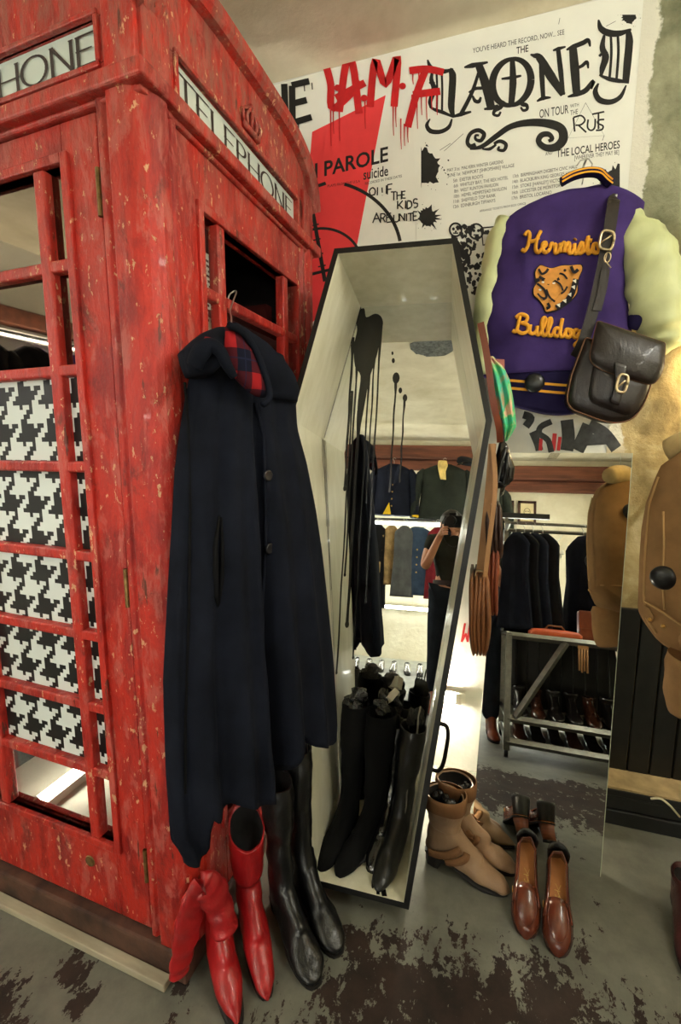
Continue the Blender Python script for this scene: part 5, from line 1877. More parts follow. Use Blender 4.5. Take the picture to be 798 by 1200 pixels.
# --- tan boots by the mirror
def tan_boot(label, loc, rot, seed):
    b = boot('tan_boot', label, loc, rot, .275, M_TANL, L=.236, w=.042, top=.066, heel=.038, seed=seed, wr=.007, group=None)
    m = MB()                                        # deep folded cuff
    rings = []
    for z, k in ((.228, 1.0), (.233, 1.09), (.262, 1.11), (.282, 1.10), (.284, 1.03)):
        rings.append([V((.02+.066*k*cos(a), .0545*k*sin(a), z+.006*cos(a+.5)+(.004*sin(3*a) if z < .24 else 0))) for a in [j*2*pi/28 for j in range(28)]])
    m.rings(rings, False, False)
    m.build('cuff', M_TAND, b, True)
    m = MB()                                        # darker suede bands crossing the ankle
    for sgn in (1, -1):
        for a, c in (((-.040, .070), (.105, .125)), ((-.020, .045), (.118, .100))):
            pass
    def band(pts, w):
        q = crom(pts, 5)
        rings = []
        for i, p in enumerate(q):
            p = V(p)
            n = V((0, 1 if p.y > 0 else -1, .15)).normalized() if abs(p.y) > .012 else V((1, 0, .3)).normalized()
            dd = (V(q[min(i+1, len(q)-1)])-V(q[max(i-1, 0)])).normalized()
            s = dd.cross(n).normalized()*w/2
            p = p+n*.0035
            rings.append([p+s+n*.001, p-s+n*.001, p-s-n*.002, p+s-n*.002])
        m.rings(rings)
    for sg in (1, -1):
        band([(-.025, .030*sg, .062), (.015, .0395*sg, .075), (.055, .042*sg, .098), (.085, .036*sg, .125)], .024)
        band([(.035, .036*sg, .056), (.070, .0395*sg, .072), (.100, .038*sg, .098), (.105, .030*sg, .115)], .022)
    m.build('ankle_straps', M_TAND, b, True)
    m = MB()
    rnd = random.Random(seed)
    for k in range(6):
        c = V((.02+rnd.uniform(-.035, .035), rnd.uniform(-.03, .03), .245+rnd.uniform(-.01, .012)))
        m.lathe(c, [(.001, -.016), (.013, -.012), (.018, 0), (.012, .012), (.001, .016)], 8, (rnd.uniform(-1, 1), rnd.uniform(-1, 1), 1))
    m.build('stuffing', M_BAG, b, False)
    return b
tan_boot('tan leather ankle boot with darker suede cuff, nearer the camera', (-.083, 1.434, 0), d((-.085, 1.43), (.11, 1.395)), 1)
tan_boot('tan leather ankle boot half hidden between its mate and the mirror', (-.052, 1.512, 0), d((-.05, 1.502), (.11, 1.478)), 2)


# --- brown loafers tilted up on their toes against the mirror
def loafer(label, heel, toe, seed, group):
    L = .262
    t = thing('loafer', label, 'shoe', toe, (0, 0, 0), group)
    hv, tv = V(heel), V(toe)
    x = (tv-hv).normalized()
    y = V((0, 0, 1)).cross(x).normalized()
    z = x.cross(y)
    t.matrix_world = Matrix(((x.x, y.x, z.x, hv.x), (x.y, y.y, z.y, hv.y), (x.z, y.z, z.z, hv.z), (0, 0, 0, 1)))
    wid = lambda k: ltab([(0, .010), (.03, .022), (.12, .030), (.3, .030), (.5, .033), (.68, .0405), (.82, .039), (.92, .029), (.98, .016), (1, .004)], k)[0]
    hsole = lambda k: ltab([(0, .0), (1, 0)], k)[0]
    m = MB()
    pts = [(L*k, wid(k)+.003) for k in [i/30 for i in range(31)]]
    out = pts+[(a, -b) for a, b in reversed(pts)]
    m.prism([V((a, b, -.006)) for a, b in out], (0, 0, .006))
    m.build('sole', M_SOLE, t)
    m = MB()
    m.prism([V((a, b*.93, .0008)) for a, b in out if a < L*.72], (0, 0, .0015))
    m.build('insole', M_INSOLE, t)
    m = MB()                                        # quarters: thin walls curving round the heel
    prof = []
    ks = [i/34 for i in range(0, 25)]
    loop = [(L*k, wid(k)) for k in reversed(ks)]+[(L*k, -wid(k)) for k in ks[1:]]
    rings = []
    for a, b in loop:
        k = a/L
        hgt = ltab([(0, .056), (.08, .052), (.3, .034), (.5, .034), (.62, .046), (1, .046)], k)[0]
        s = 1 if b > 0 else -1
        inn = V((0.0025 if k < .05 else 0, -s*.0028 if k > .02 else 0, 0))
        lean = V((0.004 if k < .1 else 0, -s*.006, 0)) if k > .0 else V((.004, 0, 0))
        rings.append([V((a, b, -.001)), V((a-.001, b+s*.002, hgt*.5)), V((a, b, hgt))+lean, V((a, b, hgt))+lean+inn, V((a, b, hgt*.5))+inn*1.2, V((a, b, 0))+inn])
    m.rings(rings)
    m.build('quarters', M_BROWNL, t, True)
    m = MB()                                        # black counter cupping the heel
    rr = []
    for z_, k_, x_ in ((.004, 1.0, .0), (.030, 1.12, -.002), (.056, 1.20, -.006), (.066, 1.14, -.008), (.066, 1.04, -.006), (.050, 1.02, 0)):
        rr.append([V((.030+x_+(.033*k_)*cos(a), .0295*k_*sin(a), z_)) for a in [pi*(.58+.84*j/16) for j in range(17)]])
    m.rings(rr, False, False, closed=False)
    m.build('heel_counter', M_BLKL, t, True)['label'] = 'black heel counter'
    m = MB()                                        # vamp
    rings = []
    for i in range(15):
        k = .56+.44*i/14
        w_ = wid(k)+.001
        hh = ltab([(.56, .052), (.7, .050), (.85, .040), (.94, .028), (1, .008)], k)[0]
        rings.append([V((L*k+(.012*sin(pi*j/16)*-1 if i == 0 else 0), w_*cos(pi*j/16), hh*sin(pi*j/16)**.75-.001)) for j in range(17)])
    inner = [[V((p.x+.001, p.y*.93, p.z*.94)) for p in r] for r in rings]
    m.rings(list(reversed(inner))+rings, False, False, closed=False)
    m.build('vamp', M_BROWNL, t, True)
    m = MB()                                        # seam of the apron and side ornament
    ap = [(.60, .78), (.68, .84), (.78, .80), (.87, .55), (.90, .2), (.90, -.2), (.87, -.55), (.78, -.80), (.68, -.84), (.60, -.78)]
    def vp(k, s_):
        w_ = wid(k)+.001
        hh = ltab([(.56, .052), (.7, .050), (.85, .040), (.94, .028), (1, .008)], k)[0]
        th_ = math.acos(max(-1, min(1, s_)))
        return V((L*k, w_*s_, hh*sin(th_)**.75))
    m.tube([vp(a, b*.8) for a, b in crom(ap, 3)], .0016, 6)
    m.build('apron_seam', M_BROWNL, t, True)
    m = MB()
    ringl = [V((L*.60+.008*cos(a), (-wid(.6)-.004)*1, .032+.006*sin(a))) for a in [j*pi/8 for j in range(17)]]
    m.tube(ringl, .0014, 6)
    m.build('side_ring', M_STUD, t, True)
    m = MB()
    hp2 = [(-.002, 0), (.006, .020), (.03, .027), (.055, .026), (.058, 0), (.055, -.026), (.03, -.027), (.006, -.020)]
    m.rings([[V((a, b, -.005)) for a, b in hp2], [V((a*.9-.010, b*.86, -.03)) for a, b in hp2], [V((a*.82-.026, b*.8, -.055)) for a, b in hp2]])
    m.build('heel', M_STACK, t, True)
    m = MB()
    m.rings([[V((a*.84-.026, b*.84, -.055)) for a, b in hp2], [V((a*.84-.030, b*.84, -.064)) for a, b in hp2]])
    m.build('heel_tip', M_SOLE, t)
    m = MB()
    for st_ in ([(.10, -.006), (.115, .004), (.10, .010)], [(.118, -.008), (.118, .008)], [(.118, .0), (.135, .008)], [(.130, -.006), (.142, .0), (.130, .006)]):
        ribbon(m, st_, .0016, lambda a, b: V((a-.02, b, .0026)))
    m.build('maker_stamp', M_GOLDI, t)
    return t
P3 = lambda x, y, z: floor_at(x, y, z)
loafer('brown leather loafer with tan insole, the one nearer the tan boots', P3(617, 986, .115), P3(616, 1088, .008), 1, None)
loafer('brown leather loafer with tan insole, farther from the tan boots', P3(653, 1004, .105), P3(653, 1114, .008), 2, None)

# --- dark red shoe cut by the frame at the right
boot('dark_red_boot', 'dark red leather shoe boot cut off by the right edge of the photo', (.672, 1.50, 0), d((.672, 1.50), (.632, 1.28)), .13, leather('oxblood_leather', (66, 26, 26), .4, .25, 10, .3), L=.25, w=.045, top=.05, heel=.02, seed=22, cat='boot')
# white cable on the floor at the right
m = MB()
cp = [floor_at(763, 936, .164), floor_at(774, 936, .164), floor_at(784, 943, .160), floor_at(792, 952, .12), floor_at(800, 962, .06), floor_at(815, 985, .006), floor_at(850, 1020, .006)]
m.tube(crom([tuple(p) for p in cp], 5), .0038, 8)
tag(m.build('cable', simple('cream_cable', (200, 192, 160), .5, 0, .05, 30, 0), None, True), 'cream electric cable drooping off the dusty ledge to the floor', 'cable')

# ================================================================== bags and scarf hung on the coffin's right side
M_SATTAN = leather('orange_tan_leather', (128, 80, 44), .42, .3, 9, .3, .4)
M_SATRED = leather('red_brown_leather', (120, 58, 32), .42, .3, 9, .3, .4)
M_STRAPT = leather('light_tan_strap', (170, 126, 84), .5, .15, 12, .2, .3)
HPn = V((0, 0, 1))
def hang_plane(px, py, Y):
    return Plane((0, Y, 0), (1, 0, 0), (0, 0, 1))
Q1 = Plane((0, 1.50, 0), (1, 0, 0), (0, 0, 1))
q1 = lambda x, y, dd=0.0: Q1.P(*Q1.at(x, y), dd)
# concertina satchel seen from its side
t = thing('leather_satchel', 'orange-tan satchel hung edge-on by a long strap from the coffin side', 'satchel', q1(562, 660))
m = MB()
def gusset(m, cx0, y0, cx1, y1, wx, f, layers, dep, mat=None):
    """stack of leather leaves seen edge-on"""
    for k in range(layers):
        a = (k+.5)/layers-.5
        pts = []
        for j in range(13):
            v = j/12
            x = cx0+(cx1-cx0)*v
            ww = wx*(.55+.45*sin(pi*min(1, .25+v*.8)))
            pts.append(f(x+a*ww*2+1.2*sin(v*5+k), y0+(y1-y0)*v, .0))
        rings = []
        for j, p in enumerate(pts):
            e = dep*(.8+.2*sin(pi*j/12))
            hw = .0075 if 0 < j < 12 else .004
            rings.append([p+V((-hw, -e*.35, 0)), p+V((0, -e*.42, 0)), p+V((hw, -e*.35, 0)), p+V((hw, e*.6, 0)), p+V((-hw, e*.6, 0))])
        m.rings(rings)
gusset(m, 562, 672, 562, 756, 13, q1, 5, .26)
fix(m.build('body', M_SATTAN, t, True), t)
m = MB()
strap(m, [(577, 520, .01), (574, 560, .01), (569, 610, .0), (564, 655, -.01), (561, 682, -.02)], .023, q1)
strap(m, [(577, 520, .01), (580, 570, .03), (572, 640, .04), (566, 690, .04)], .014, q1)
fix(m.build('strap', M_STRAPT, t), t)
m = MB(); ringpx(m, 562, 672, 5, 6, 0, .003, q1, .03); fix(m.build('buckle', M_NICK, t, True), t)
Q2 = Plane((0, 1.56, 0), (1, 0, 0), (0, 0, 1)); q2 = lambda x, y, dd=0.0: Q2.P(*Q2.at(x, y), dd)
t = thing('leather_bag', 'red-brown leather bag hanging behind the orange-tan satchel', 'bag', q2(576, 650))
m = MB(); gusset(m, 576, 640, 577, 714, 8, q2, 3, .2); fix(m.build('body', M_SATRED, t, True), t)
m = MB(); strap(m, [(580, 560, 0), (578, 600, 0), (576, 650, 0)], .016, q2); fix(m.build('strap', M_SATRED, t), t)
t = thing('leather_bag', 'dark brown pleated leather bag hanging under the folded black bag', 'bag', q2(578, 590))
m = MB(); gusset(m, 577, 590, 580, 650, 11, q2, 4, .18); fix(m.build('body', leather('very_dark_brown_leather', (58, 36, 26), .4, .3, 10, .3), t, True), t)
m = MB(); strap(m, [(584, 540, .0), (581, 570, .0), (578, 596, 0)], .014, q2); fix(m.build('strap', M_DLEATH, t), t)
t = thing('black_bag', 'folded black leather bag hanging edge-on beside the coffin shoulder', 'bag', q2(588, 520))
m = MB()
slab(m, rounded(None, [(585, 518, 2), (593, 518, 3), (603, 548, 2), (601, 562, 2), (590, 572, 4), (574, 572, 6), (578, 545, 3)], 3), -.05, .03, q2, .01)
fix(m.build('body', M_PATENT, t, True), t)
m = MB(); m.tube([q2(x, y, .05) for x, y in ((592, 524), (586, 545), (582, 563), (590, 566), (593, 548), (594, 530))], .006, 8)
fix(m.build('folded_edge', M_BLKL, t, True), t)
m = MB(); strap(m, [(586, 490, -.02), (588, 508, -.01), (590, 522, .0)], .014, q2); fix(m.build('strap', M_BLKL, t), t)
# tie-dye scarf
tt = NT('tie_dye_silk')
n = tt.noise(7, 3, .5, (1, 1, 1), 1.5)
tt.base(tt.ramp(n, [(.25, srgb(232, 120, 104)), (.42, srgb(236, 196, 160)), (.5, srgb(80, 196, 120)), (.58, srgb(70, 190, 160)), (.7, srgb(214, 140, 90)), (.8, srgb(90, 200, 110))]))
tt.set(.5, 0, .3)
M_TIE = tt.m
Q3 = Plane((0, 1.66, 0), (1, 0, 0), (0, 0, 1))
t = thing('tie_dye_scarf', 'pink and green tie-dyed silk scarf hanging beside the coffin shoulder', 'scarf', Q3.P(*Q3.at(585, 430)))
SG = Garment(Q3, rows_px(Q3, ((418, 570, 578, .012), (430, 571, 590, .025), (445, 574, 597, .035), (465, 578, 601, .04), (485, 582, 604, .035), (500, 585, 605, .03), (512, 588, 598, .015), (517, 590, 594, .006))), folds=((.3, .08, .012), (.55, .06, -.014), (.75, .07, .01)), seed=41, wr=.01, foldgrow=.3)
m = MB(); SG.mesh(m, 26, 30)
fix(m.build('silk', M_TIE, t, True), t)
m = MB(); m.prism([Q3.P(*Q3.at(x, y), .012) for x, y in ((575, 421), (591, 422), (591, 436), (583, 432))], (0, .004, 0))
fix(m.build('corner', simple('dusty_pink_silk', (176, 104, 96), .5, 0, .15, 20, .1), t), t)
# brown belt running down the coffin edge that carries them
t = thing('leather_belt', 'brown leather belt hanging down the outside of the coffin', 'belt', q2(574, 480))
m = MB(); strap(m, [(563, 384, .06), (570, 420, .06), (577, 470, .05), (584, 500, .03), (586, 518, .0)], .020, q2)
fix(m.build('strap', M_SATRED, t), t)
# ================================================================== the room behind the camera (seen in the mirrors)
M_STEEL = simple('bare_steel', (120, 118, 108), .4, .8, .2, 30, .1)
M_RAIL = simple('dark_steel_rail', (52, 50, 48), .4, .7, .2, 30, .1)
M_SHELF = simple('grey_painted_shelf', (104, 102, 90), .5, .2, .25, 12, .2)
M_FRAMEW = simple('dark_picture_frame', (70, 40, 26), .5, 0, .3, 30, .2)


def FP(x, y, nx, ny):
    """upright plane through (x, y) facing (nx, ny)"""
    n = V((nx, ny, 0)).normalized()
    return Plane((x, y, 0), V((0, 0, 1)).cross(n), (0, 0, 1))


def hung(name, label, cat, x, y, ztop, w, h, th, mat, ny=1, nx=0, flare=1.1, seed=0, arms=True, group=None, collar=None, btn=None, hem_mat=None, hooktop=.09):
    """jacket / coat / dress on a hanger; w shoulder width, h length"""
    pl = FP(x, y, nx, ny)
    t = thing(name, label, cat, pl.P(0, ztop, 0), group=group)
    g = Garment(pl, [(ztop, -w*.16, w*.16, th*.5), (ztop-.04, -w*.34, w*.34, th*.8), (ztop-.085, -w*.5, w*.5, th), (ztop-h*.45, -w*.48, w*.48, th*1.1), (ztop-h, -w*.5*flare, w*.5*flare, th*1.2)], p=3, q=2, seed=seed, wr=.008, folds=((.25, .08, .012), (.5, .05, -.012), (.72, .09, .012)))
    m = MB(); g.mesh(m, 24, 22)
    fix(m.build('body', mat, t, True), t)
    if arms:
        for s in (-1, 1):
            m = MB()
            p = lambda u, v, d: pl.P(s*u, v, d)
            al = min(.60, h*.85)
            sleeve(m, [(p(w*.44, ztop-.075, 0), .03, .04, pl.u), (p(w*.53, ztop-.16, .0), .055, .055, pl.u), (p(w*.60, ztop-.16-al*.4, .01), .055, .05, pl.u), (p(w*.63, ztop-.10-al, .02), .046, .044, pl.u)], 14, seed)
            fix(m.build('sleeve', mat, t, True), t)
            if hem_mat:
                m = MB(); sleeve(m, [(p(w*.627, ztop-.09-al, .02), .048, .046, pl.u), (p(w*.63, ztop-.105-al, .02), .05, .048, pl.u), (p(w*.63, ztop-.115-al, .02), .046, .044, pl.u)], 14, seed)
                fix(m.build('cuff_trim', hem_mat, t, True), t)
    if collar:
        m = MB()
        for s in (-1, 1):
            q = [pl.P(s*w*.13, ztop-.0, th*.6), pl.P(s*w*.20, ztop-.06, th*1.02), pl.P(s*w*.10, ztop-.24, th*1.12), pl.P(s*w*.01, ztop-.30, th*1.12), pl.P(s*w*.05, ztop-.12, th*.9)]
            m.prism(q, pl.n*.006)
        fix(m.build('lapels', collar, t), t)
    if btn:
        for k in range(4):
            m = MB(); m.lathe(g.P(0, ztop-.28-k*.09, .001), [(.0, 0), (.011, 0), (.009, .005), (.0, .006)], 10, tuple(pl.n))
            fix(m.build('button', btn, t, True), t)
    m = MB()
    m.tube([pl.P(0, ztop-.01, 0), pl.P(0, ztop+hooktop*.5, 0), pl.P(.02, ztop+hooktop*.8, 0), pl.P(.0, ztop+hooktop, 0), pl.P(-.02, ztop+hooktop*.8, 0)], .003, 6)
    fix(m.build('hanger_hook', M_WIRE, t, True), t)
    return t


def rail(name, label, a, b, feet=True, z0=0, mat=M_RAIL, r=.014):
    t = thing(name, label, 'clothes rail', ((a[0]+b[0])/2, (a[1]+b[1])/2, 0))
    m = MB(); m.tube([a, b], r, 10); fix(m.build('rail', mat, t, True), t)
    if feet:
        for p in (a, b):
            m = MB(); m.tube([p, (p[0], p[1], z0+.02)], r, 10); fix(m.build('upright', mat, t, True), t)
            m = MB(); m.tube([(p[0], p[1]-.2, z0+.02), (p[0], p[1]+.2, z0+.02)], r, 10); fix(m.build('foot', mat, t, True), t)
    return t


c_ = lambda n, rgb, **k: cloth(n, rgb, **k)
M_CHAR = c_('charcoal_wool', (30, 30, 32)); M_GREENB = c_('dark_olive_wool', (38, 42, 36)); M_DENIM = c_('blue_denim', (50, 64, 82)); M_BURG = c_('burgundy_cloth', (96, 24, 30))
M_FUR = c_('honey_fur', (150, 124, 84), weave=50, var=.5); M_GREYC = c_('grey_tweed', (74, 75, 74)); M_YEL = c_('yellow_lining', (216, 176, 40)); M_FLOR = c_('floral_cotton', (150, 140, 120), var=.8)
M_SCARF = c_('silk_scarf_yellow', (208, 180, 110), var=.4)

# --- rear rail under a strip light, with a second tier of jackets hung above it
RYR = -2.0
rail('clothes_rail', 'long dark clothes rail standing by the rear wall, reflected in the coffin', (-1.35, RYR, 1.735), (.55, RYR, 1.76), True)
strip_light('lit strip light under the rear clothes rail, glaring in the coffin mirror', (-.92, RYR-.20, 1.72), (.30, RYR-.20, 1.735), M_TUBEB, 'rear strip lights', r=.018, arm=(0, .2, .0))
strip_light('lit strip light low on the rear wall above the shoes', (-1.1, -2.52, .66), (.5, -2.52, .66), M_TUBEB, 'rear strip lights', housing=(0, -.03, 0), r=.018, arm=(0, -.06, 0))
strip_light('lit strip light low behind the coat rack corner', (.25, -1.62, .06), (.95, -1.62, .06), M_TUBEB, 'rear strip lights', r=.016, housing=(0, 0, -.03), arm=(0, 0, -.03))
strip_light('lit strip light behind the dark coats, glinting between them', (.20, -.95, 1.47), (.74, -.95, 1.47), M_TUBEB, 'rear strip lights', housing=(0, 0, .03), r=.013, arm=(0, .645, .06))
strip_light('lit strip light high on the left wall above the hanging clothes', (LX+.16, -1.7, 2.28), (LX+.16, .9, 2.28), M_TUBEB, 'rear strip lights', housing=(-.03, 0, 0), r=.016, arm=(-.13, 0, 0))
hung('jacket', 'navy jacket with yellow cuffs hung high on the rear wall, reflected in the coffin', 'jacket', -.60, RYR-.05, 2.46, .46, .66, .06, c_('navy_blazer', (20, 23, 34)), seed=51, btn=M_STUD, hem_mat=M_YEL, collar=c_('navy_lapel', (26, 29, 40)))
o = bpy.data.objects['jacket']
m = MB(); pl = FP(-.60, RYR-.05, 0, 1)
m.prism([pl.P(.03, 1.95, .078), pl.P(.0, 1.80, .085), pl.P(.10, 1.80, .08)], (0, .004, 0)); fix(m.build('yellow_lining', M_YEL, o), o)
hung('jacket', 'dark olive jacket with a yellow scarf at its neck, hung high on the rear wall', 'jacket', .03, RYR-.05, 2.47, .56, .70, .075, M_GREENB, seed=52, collar=M_GREENB)
sc = thing('neck_scarf', 'yellow silk scarf knotted at the neck of the olive jacket', 'scarf', (.0, RYR+.05, 2.40))
m = MB()
pl = FP(.0, RYR+.03, 0, 1)
g = Garment(pl, [(2.50, -.05, .05, .02), (2.44, -.065, .06, .03), (2.36, -.04, .045, .03), (2.26, -.05, .02, .02)], seed=5, wr=.01)
g.mesh(m, 14, 14); fix(m.build('silk', M_SCARF, sc, True), sc)
hat = thing('cap', 'dark peaked cap hanging above the olive jacket', 'cap', (.27, RYR+.0, 2.52))
m = MB(); m.lathe((.27, RYR, 2.50), [(.0, .06), (.07, .055), (.10, .03), (.10, -.02), (.09, -.03), (.0, -.03)], 20, (.2, .5, 1)); fix(m.build('crown', M_CHAR, hat, True), hat)
m = MB(); m.prism([V((.27+.1*cos(a), RYR+.06+.1*sin(a), 2.455+.02*cos(a))) for a in [k*pi/8 for k in range(9)]], (0, .0, .006)); fix(m.build('peak', M_PATENT, hat), hat)
rnd = random.Random(17)
spec = [(-1.20, .26, .80, M_CHAR, 'charcoal coat at the left end of the rear rail'), (-1.03, .24, .86, M_GREYC, 'grey tweed coat on the rear rail'), (-.90, .26, .98, M_CHAR, 'long charcoal dress coat on the rear rail beside the fur'), (-.74, .24, 1.0, M_NAVY2, 'long black coat on the rear rail beside the fur'),
        (-.58, .24, .72, M_FUR, 'honey-coloured fur stole on the rear rail'), (-.42, .25, .85, M_GREYC, 'grey herringbone jacket behind the denim on the rear rail'), (-.26, .42, .82, M_DENIM, 'blue denim jacket on the rear rail facing the room'), (-.03, .24, .85, M_BURG, 'burgundy dress on the rear rail'), (.14, .26, .95, M_NAVY, 'navy coat on the rear rail behind the photographer'), (.32, .26, .9, M_CHAR, 'charcoal coat at the right end of the rear rail')]
for k, (x, w, h, mt, lab) in enumerate(spec):
    hung('rail_garment', lab, 'clothing', x, RYR+(.05 if k % 2 else .0), 1.66, w, h, .06, mt, seed=60+k, arms=(k in (4, 6)), hooktop=.10, nx=.0 if k == 6 else .35, flare=1.0 if k == 4 else 1.15, btn=M_STUD if k == 6 else None)
# shoes on the floor under it
def low_shoe(name, mat, label, loc, rz, group=None, sole=M_SOLE):
    t = thing(name, label, 'shoe', loc, (0, 0, rz), group)
    m = MB()
    st = [(.055, .085, -.038, .095, .028), (.075, .082, -.045, .07, .034), (.11, .078, -.046, .035, .036), (.15, .066, -.03, .012, .037), (.19, .052, .08, .009, .041), (.235, .036, .17, .008, .037), (.258, .02, .225, .008, .02), (.264, .014, .25, .009, .006)]
    stations(m, st, 14, 3, 1, False, True)
    r0 = [V(p) for p in m.v[:14]]
    c = sum(r0, V((0, 0, 0)))/14
    m.rings([r0, [c+(p-c)*.85-V((0, 0, .004)) for p in r0], [c+(p-c)*.7-V((0, 0, .05)) for p in r0]], False, True)
    m.build('upper', mat, t, True)
    m = MB()
    m.prism([V((x, y, 0)) for x, y in print_outline(-.048, .268, .041, .033, 18)], (0, 0, .012))
    m.build('sole', sole, t)
    return t
ls = low_shoe('low_shoe', leather('polished_black_shoe', (18, 17, 17), .15, .2, 9, .1, .6, .4), 'pair of black shoes', (0, 0, 0), 0)
tones = [leather('polished_brown_shoe', (70, 42, 24), .18, .2, 9, .1, .6, .4), leather('grey_shoe', (70, 66, 58), .25, .2, 9, .1, .5, .3)]
n = 0
for k in range(9):
    x = -1.02+.142*k
    lab = 'black shoe in the row on the floor under the rear rail'
    s = ls if k == 0 else dup(ls)
    s.location = (x, -1.78, 0); s.rotation_euler = (0, 0, pi/2+.06*sin(k*2.1))
    tag(s, lab, None, 'shoe row under the rear rail')
# framed pictures
def picture(label, x, z, w, h, y=RY):
    t = thing('framed_picture', label, 'picture', (x, y+.02, z))
    m = MB()
    for a, b in (((-w/2, -h/2), (w/2, -h/2+.03)), ((-w/2, h/2-.03), (w/2, h/2)), ((-w/2, -h/2), (-w/2+.03, h/2)), ((w/2-.03, -h/2), (w/2, h/2))):
        m.box((a[0], -.02, a[1]), (b[0], .012, b[1]))
    m.build('frame', M_FRAMEW, t)
    m = MB(); m.box((-w/2+.025, -.015, -h/2+.025), (w/2-.025, .0, h/2-.025)); m.build('print', simple('cream_print', (222, 206, 160), .8, 0, .06, 20, 0), t)
    m = MB()
    f = lambda a, b: V((a, .002, b))
    ribbon(m, [(w*.17*cos(a), h*.02+h*.16*sin(a)) for a in [k*pi/8 for k in range(17)]], .006, f)
    for e in (-.07, .07):
        ribbon(m, [(w*e-.012, h*.05), (w*e+.012, h*.05)], .008, f)
    ribbon(m, [(-.02, -h*.06), (.02, -h*.06)], .006, f)
    m.build('drawing', M_INK, t)
    return t
picture('small framed face drawing hung under the rear beam, reflected in the wall mirror', .62, 2.26, .22, .30)
picture('framed print half hidden behind the hanging bags in the wall mirror', .36, 2.26, .20, .30)

# --- steel coat rack with boot shelves, right of the camera
rk = thing('coat_rack', 'steel-framed coat rack with two boot shelves, reflected in the wall mirror', 'coat rack', (.68, .02, 0))
RX0, RX1, RY0, RY1 = .235, 1.20, .27, -.30
def bar(a, b, s=.018, name='frame_bar', mat=M_STEEL):
    m = MB()
    a, b = V(a), V(b)
    dd = (b-a).normalized()
    e1 = dd.orthogonal().normalized() if abs(dd.z) < .9 else V((1, 0, 0))
    e2 = dd.cross(e1)
    m.rings([[p+e1*s*x+e2*s*y for x, y in ((1, 1), (-1, 1), (-1, -1), (1, -1))] for p in (a, b)])
    return fix(m.build(name, mat, rk), rk)
for x in (RX0, RX1):
    for y in (RY0, RY1):
        bar((x, y, .05), (x, y, .76 if y > 0 else 1.56), name='post')
        m = MB(); m.lathe((x, y-.02, .028), [(.0, -.012), (.026, -.012), (.028, 0), (.026, .012), (.0, .012)], 14, (1, 0, 0)); fix(m.build('caster', M_TAG, rk, True), rk)
for z in (.10, .235, .745):
    m = MB(); m.box((RX0, RY1, z-.012), (RX1, RY0, z)); fix(m.build('shelf', M_SHELF if z < .7 else M_BLACKP, rk), rk)
    bar((RX0, RY0, z), (RX1, RY0, z), .016)
    bar((RX0, RY1, z), (RX0, RY0, z), .012)
m = MB()
for k in range(12):
    m.box((RX0+.02+.078*k, RY1-.012, .12), (RX0+.094+.078*k, RY1+.004, .73))
m.box((RX0+.02, RY1-.02, .12), (RX1-.01, RY1-.011, .73))
fix(m.build('back_boards', M_BLACKP, rk, bevel=.004), rk)
bar((RX0+.05, RY0+.005, .25), (RX0+.34, RY0+.005, .74), .016, 'brace')
bar((RX1-.05, RY0+.005, .25), (RX1-.34, RY0+.005, .74), .016, 'brace')
m = MB(); m.tube([(RX0-.02, -.02, 1.56), (RX1, -.02, 1.56)], .011, 10); fix(m.build('hanging_rail', M_STEEL, rk, True), rk)
for x in (RX0, RX1):
    bar((x, RY1, 1.56), (x, .0, 1.56), .012, 'rail_arm')
bar((RX0, RY1, 1.56), (RX1, RY1, 1.56), .010, 'rail_arm')
m = MB(); m.box((RX0-.05, RY1-.02, 1.66), (RX0+.32, RY1+.02, 1.70)); fix(m.build('top_board', M_BLACKP, rk), rk)
bar((RX0, RY1, 1.56), (RX0, RY1, 1.68), .012, 'post')
coat_labels = ['long black coat at the left end of the steel rack', 'black coat second from the left on the steel rack', 'black coat third from the left on the steel rack', 'black hooded coat fourth from the left on the steel rack', 'black coat right of the glinting gap on the steel rack', 'black coat sixth along the steel rack', 'navy coat at the right end of the steel rack']
for k, x in enumerate((.285, .345, .405, .47, .74, .82, 1.0)):
    hung('hanging_coat', coat_labels[k], 'coat', x, -.02, 1.485, .30, .70+.02*(k % 3), .045, M_NAVY2 if k % 2 else M_NAVY, nx=-.95+.06*k, ny=.55, seed=80+k, arms=False, flare=1.35, hooktop=.085)
# goods on the rack top
t = thing('handbag', 'orange leather bag lying flat on the steel rack under the coats', 'bag', (.52, .20, .747))
m = MB(); slabp = [(-.16, -.05), (.14, -.05), (.17, -.01), (.15, .05), (-.15, .05)]
rings = []
for g_, z in ((.92, 0), (1, .01), (1, .04), (.85, .058), (.4, .064)):
    rings.append([V((x*g_, y*g_, z)) for x, y in rounded(None, slabp, .02)])
m.rings(rings); m.build('body', leather('orange_leather', (190, 84, 44), .35, .2, 9, .2), t, True)
m = MB(); m.tube([V((-.06, .0, .06)), V((-.04, .0, .085)), V((.04, 0, .085)), V((.06, 0, .06))], .006, 8); m.build('handle', M_SATTAN, t, True)
t = thing('briefcase', 'red-brown leather briefcase standing on the right of the steel rack', 'briefcase', (.80, .18, .747))
m = MB(); m.box((-.14, -.04, 0), (.14, .04, .20)); m.build('body', M_SATRED, t, bevel=.012)
m = MB(); m.box((-.142, .038, .09), (.142, .046, .202)); m.build('flap', M_SATRED, t, bevel=.004)
m = MB(); m.tube([V((-.05, 0, .20)), V((-.04, 0, .225)), V((.04, 0, .225)), V((.05, 0, .20))], .006, 8); m.build('handle', M_DLEATH, t, True)
t = thing('tassel', 'tan fringed tassel hanging below the top of the steel rack', 'tassel', (.665, .30, .73))
m = MB(); m.box((-.03, -.004, -.02), (.03, .004, 0)); m.build('header', M_STRAPT, t)
for k in range(4):
    m = MB(); m.tube([V((-.022+.015*k, 0, -.02)), V((-.022+.015*k, .002, -.15-.01*(k % 2)))], .006, 6); m.build('fringe', M_STRAPT, t, True)
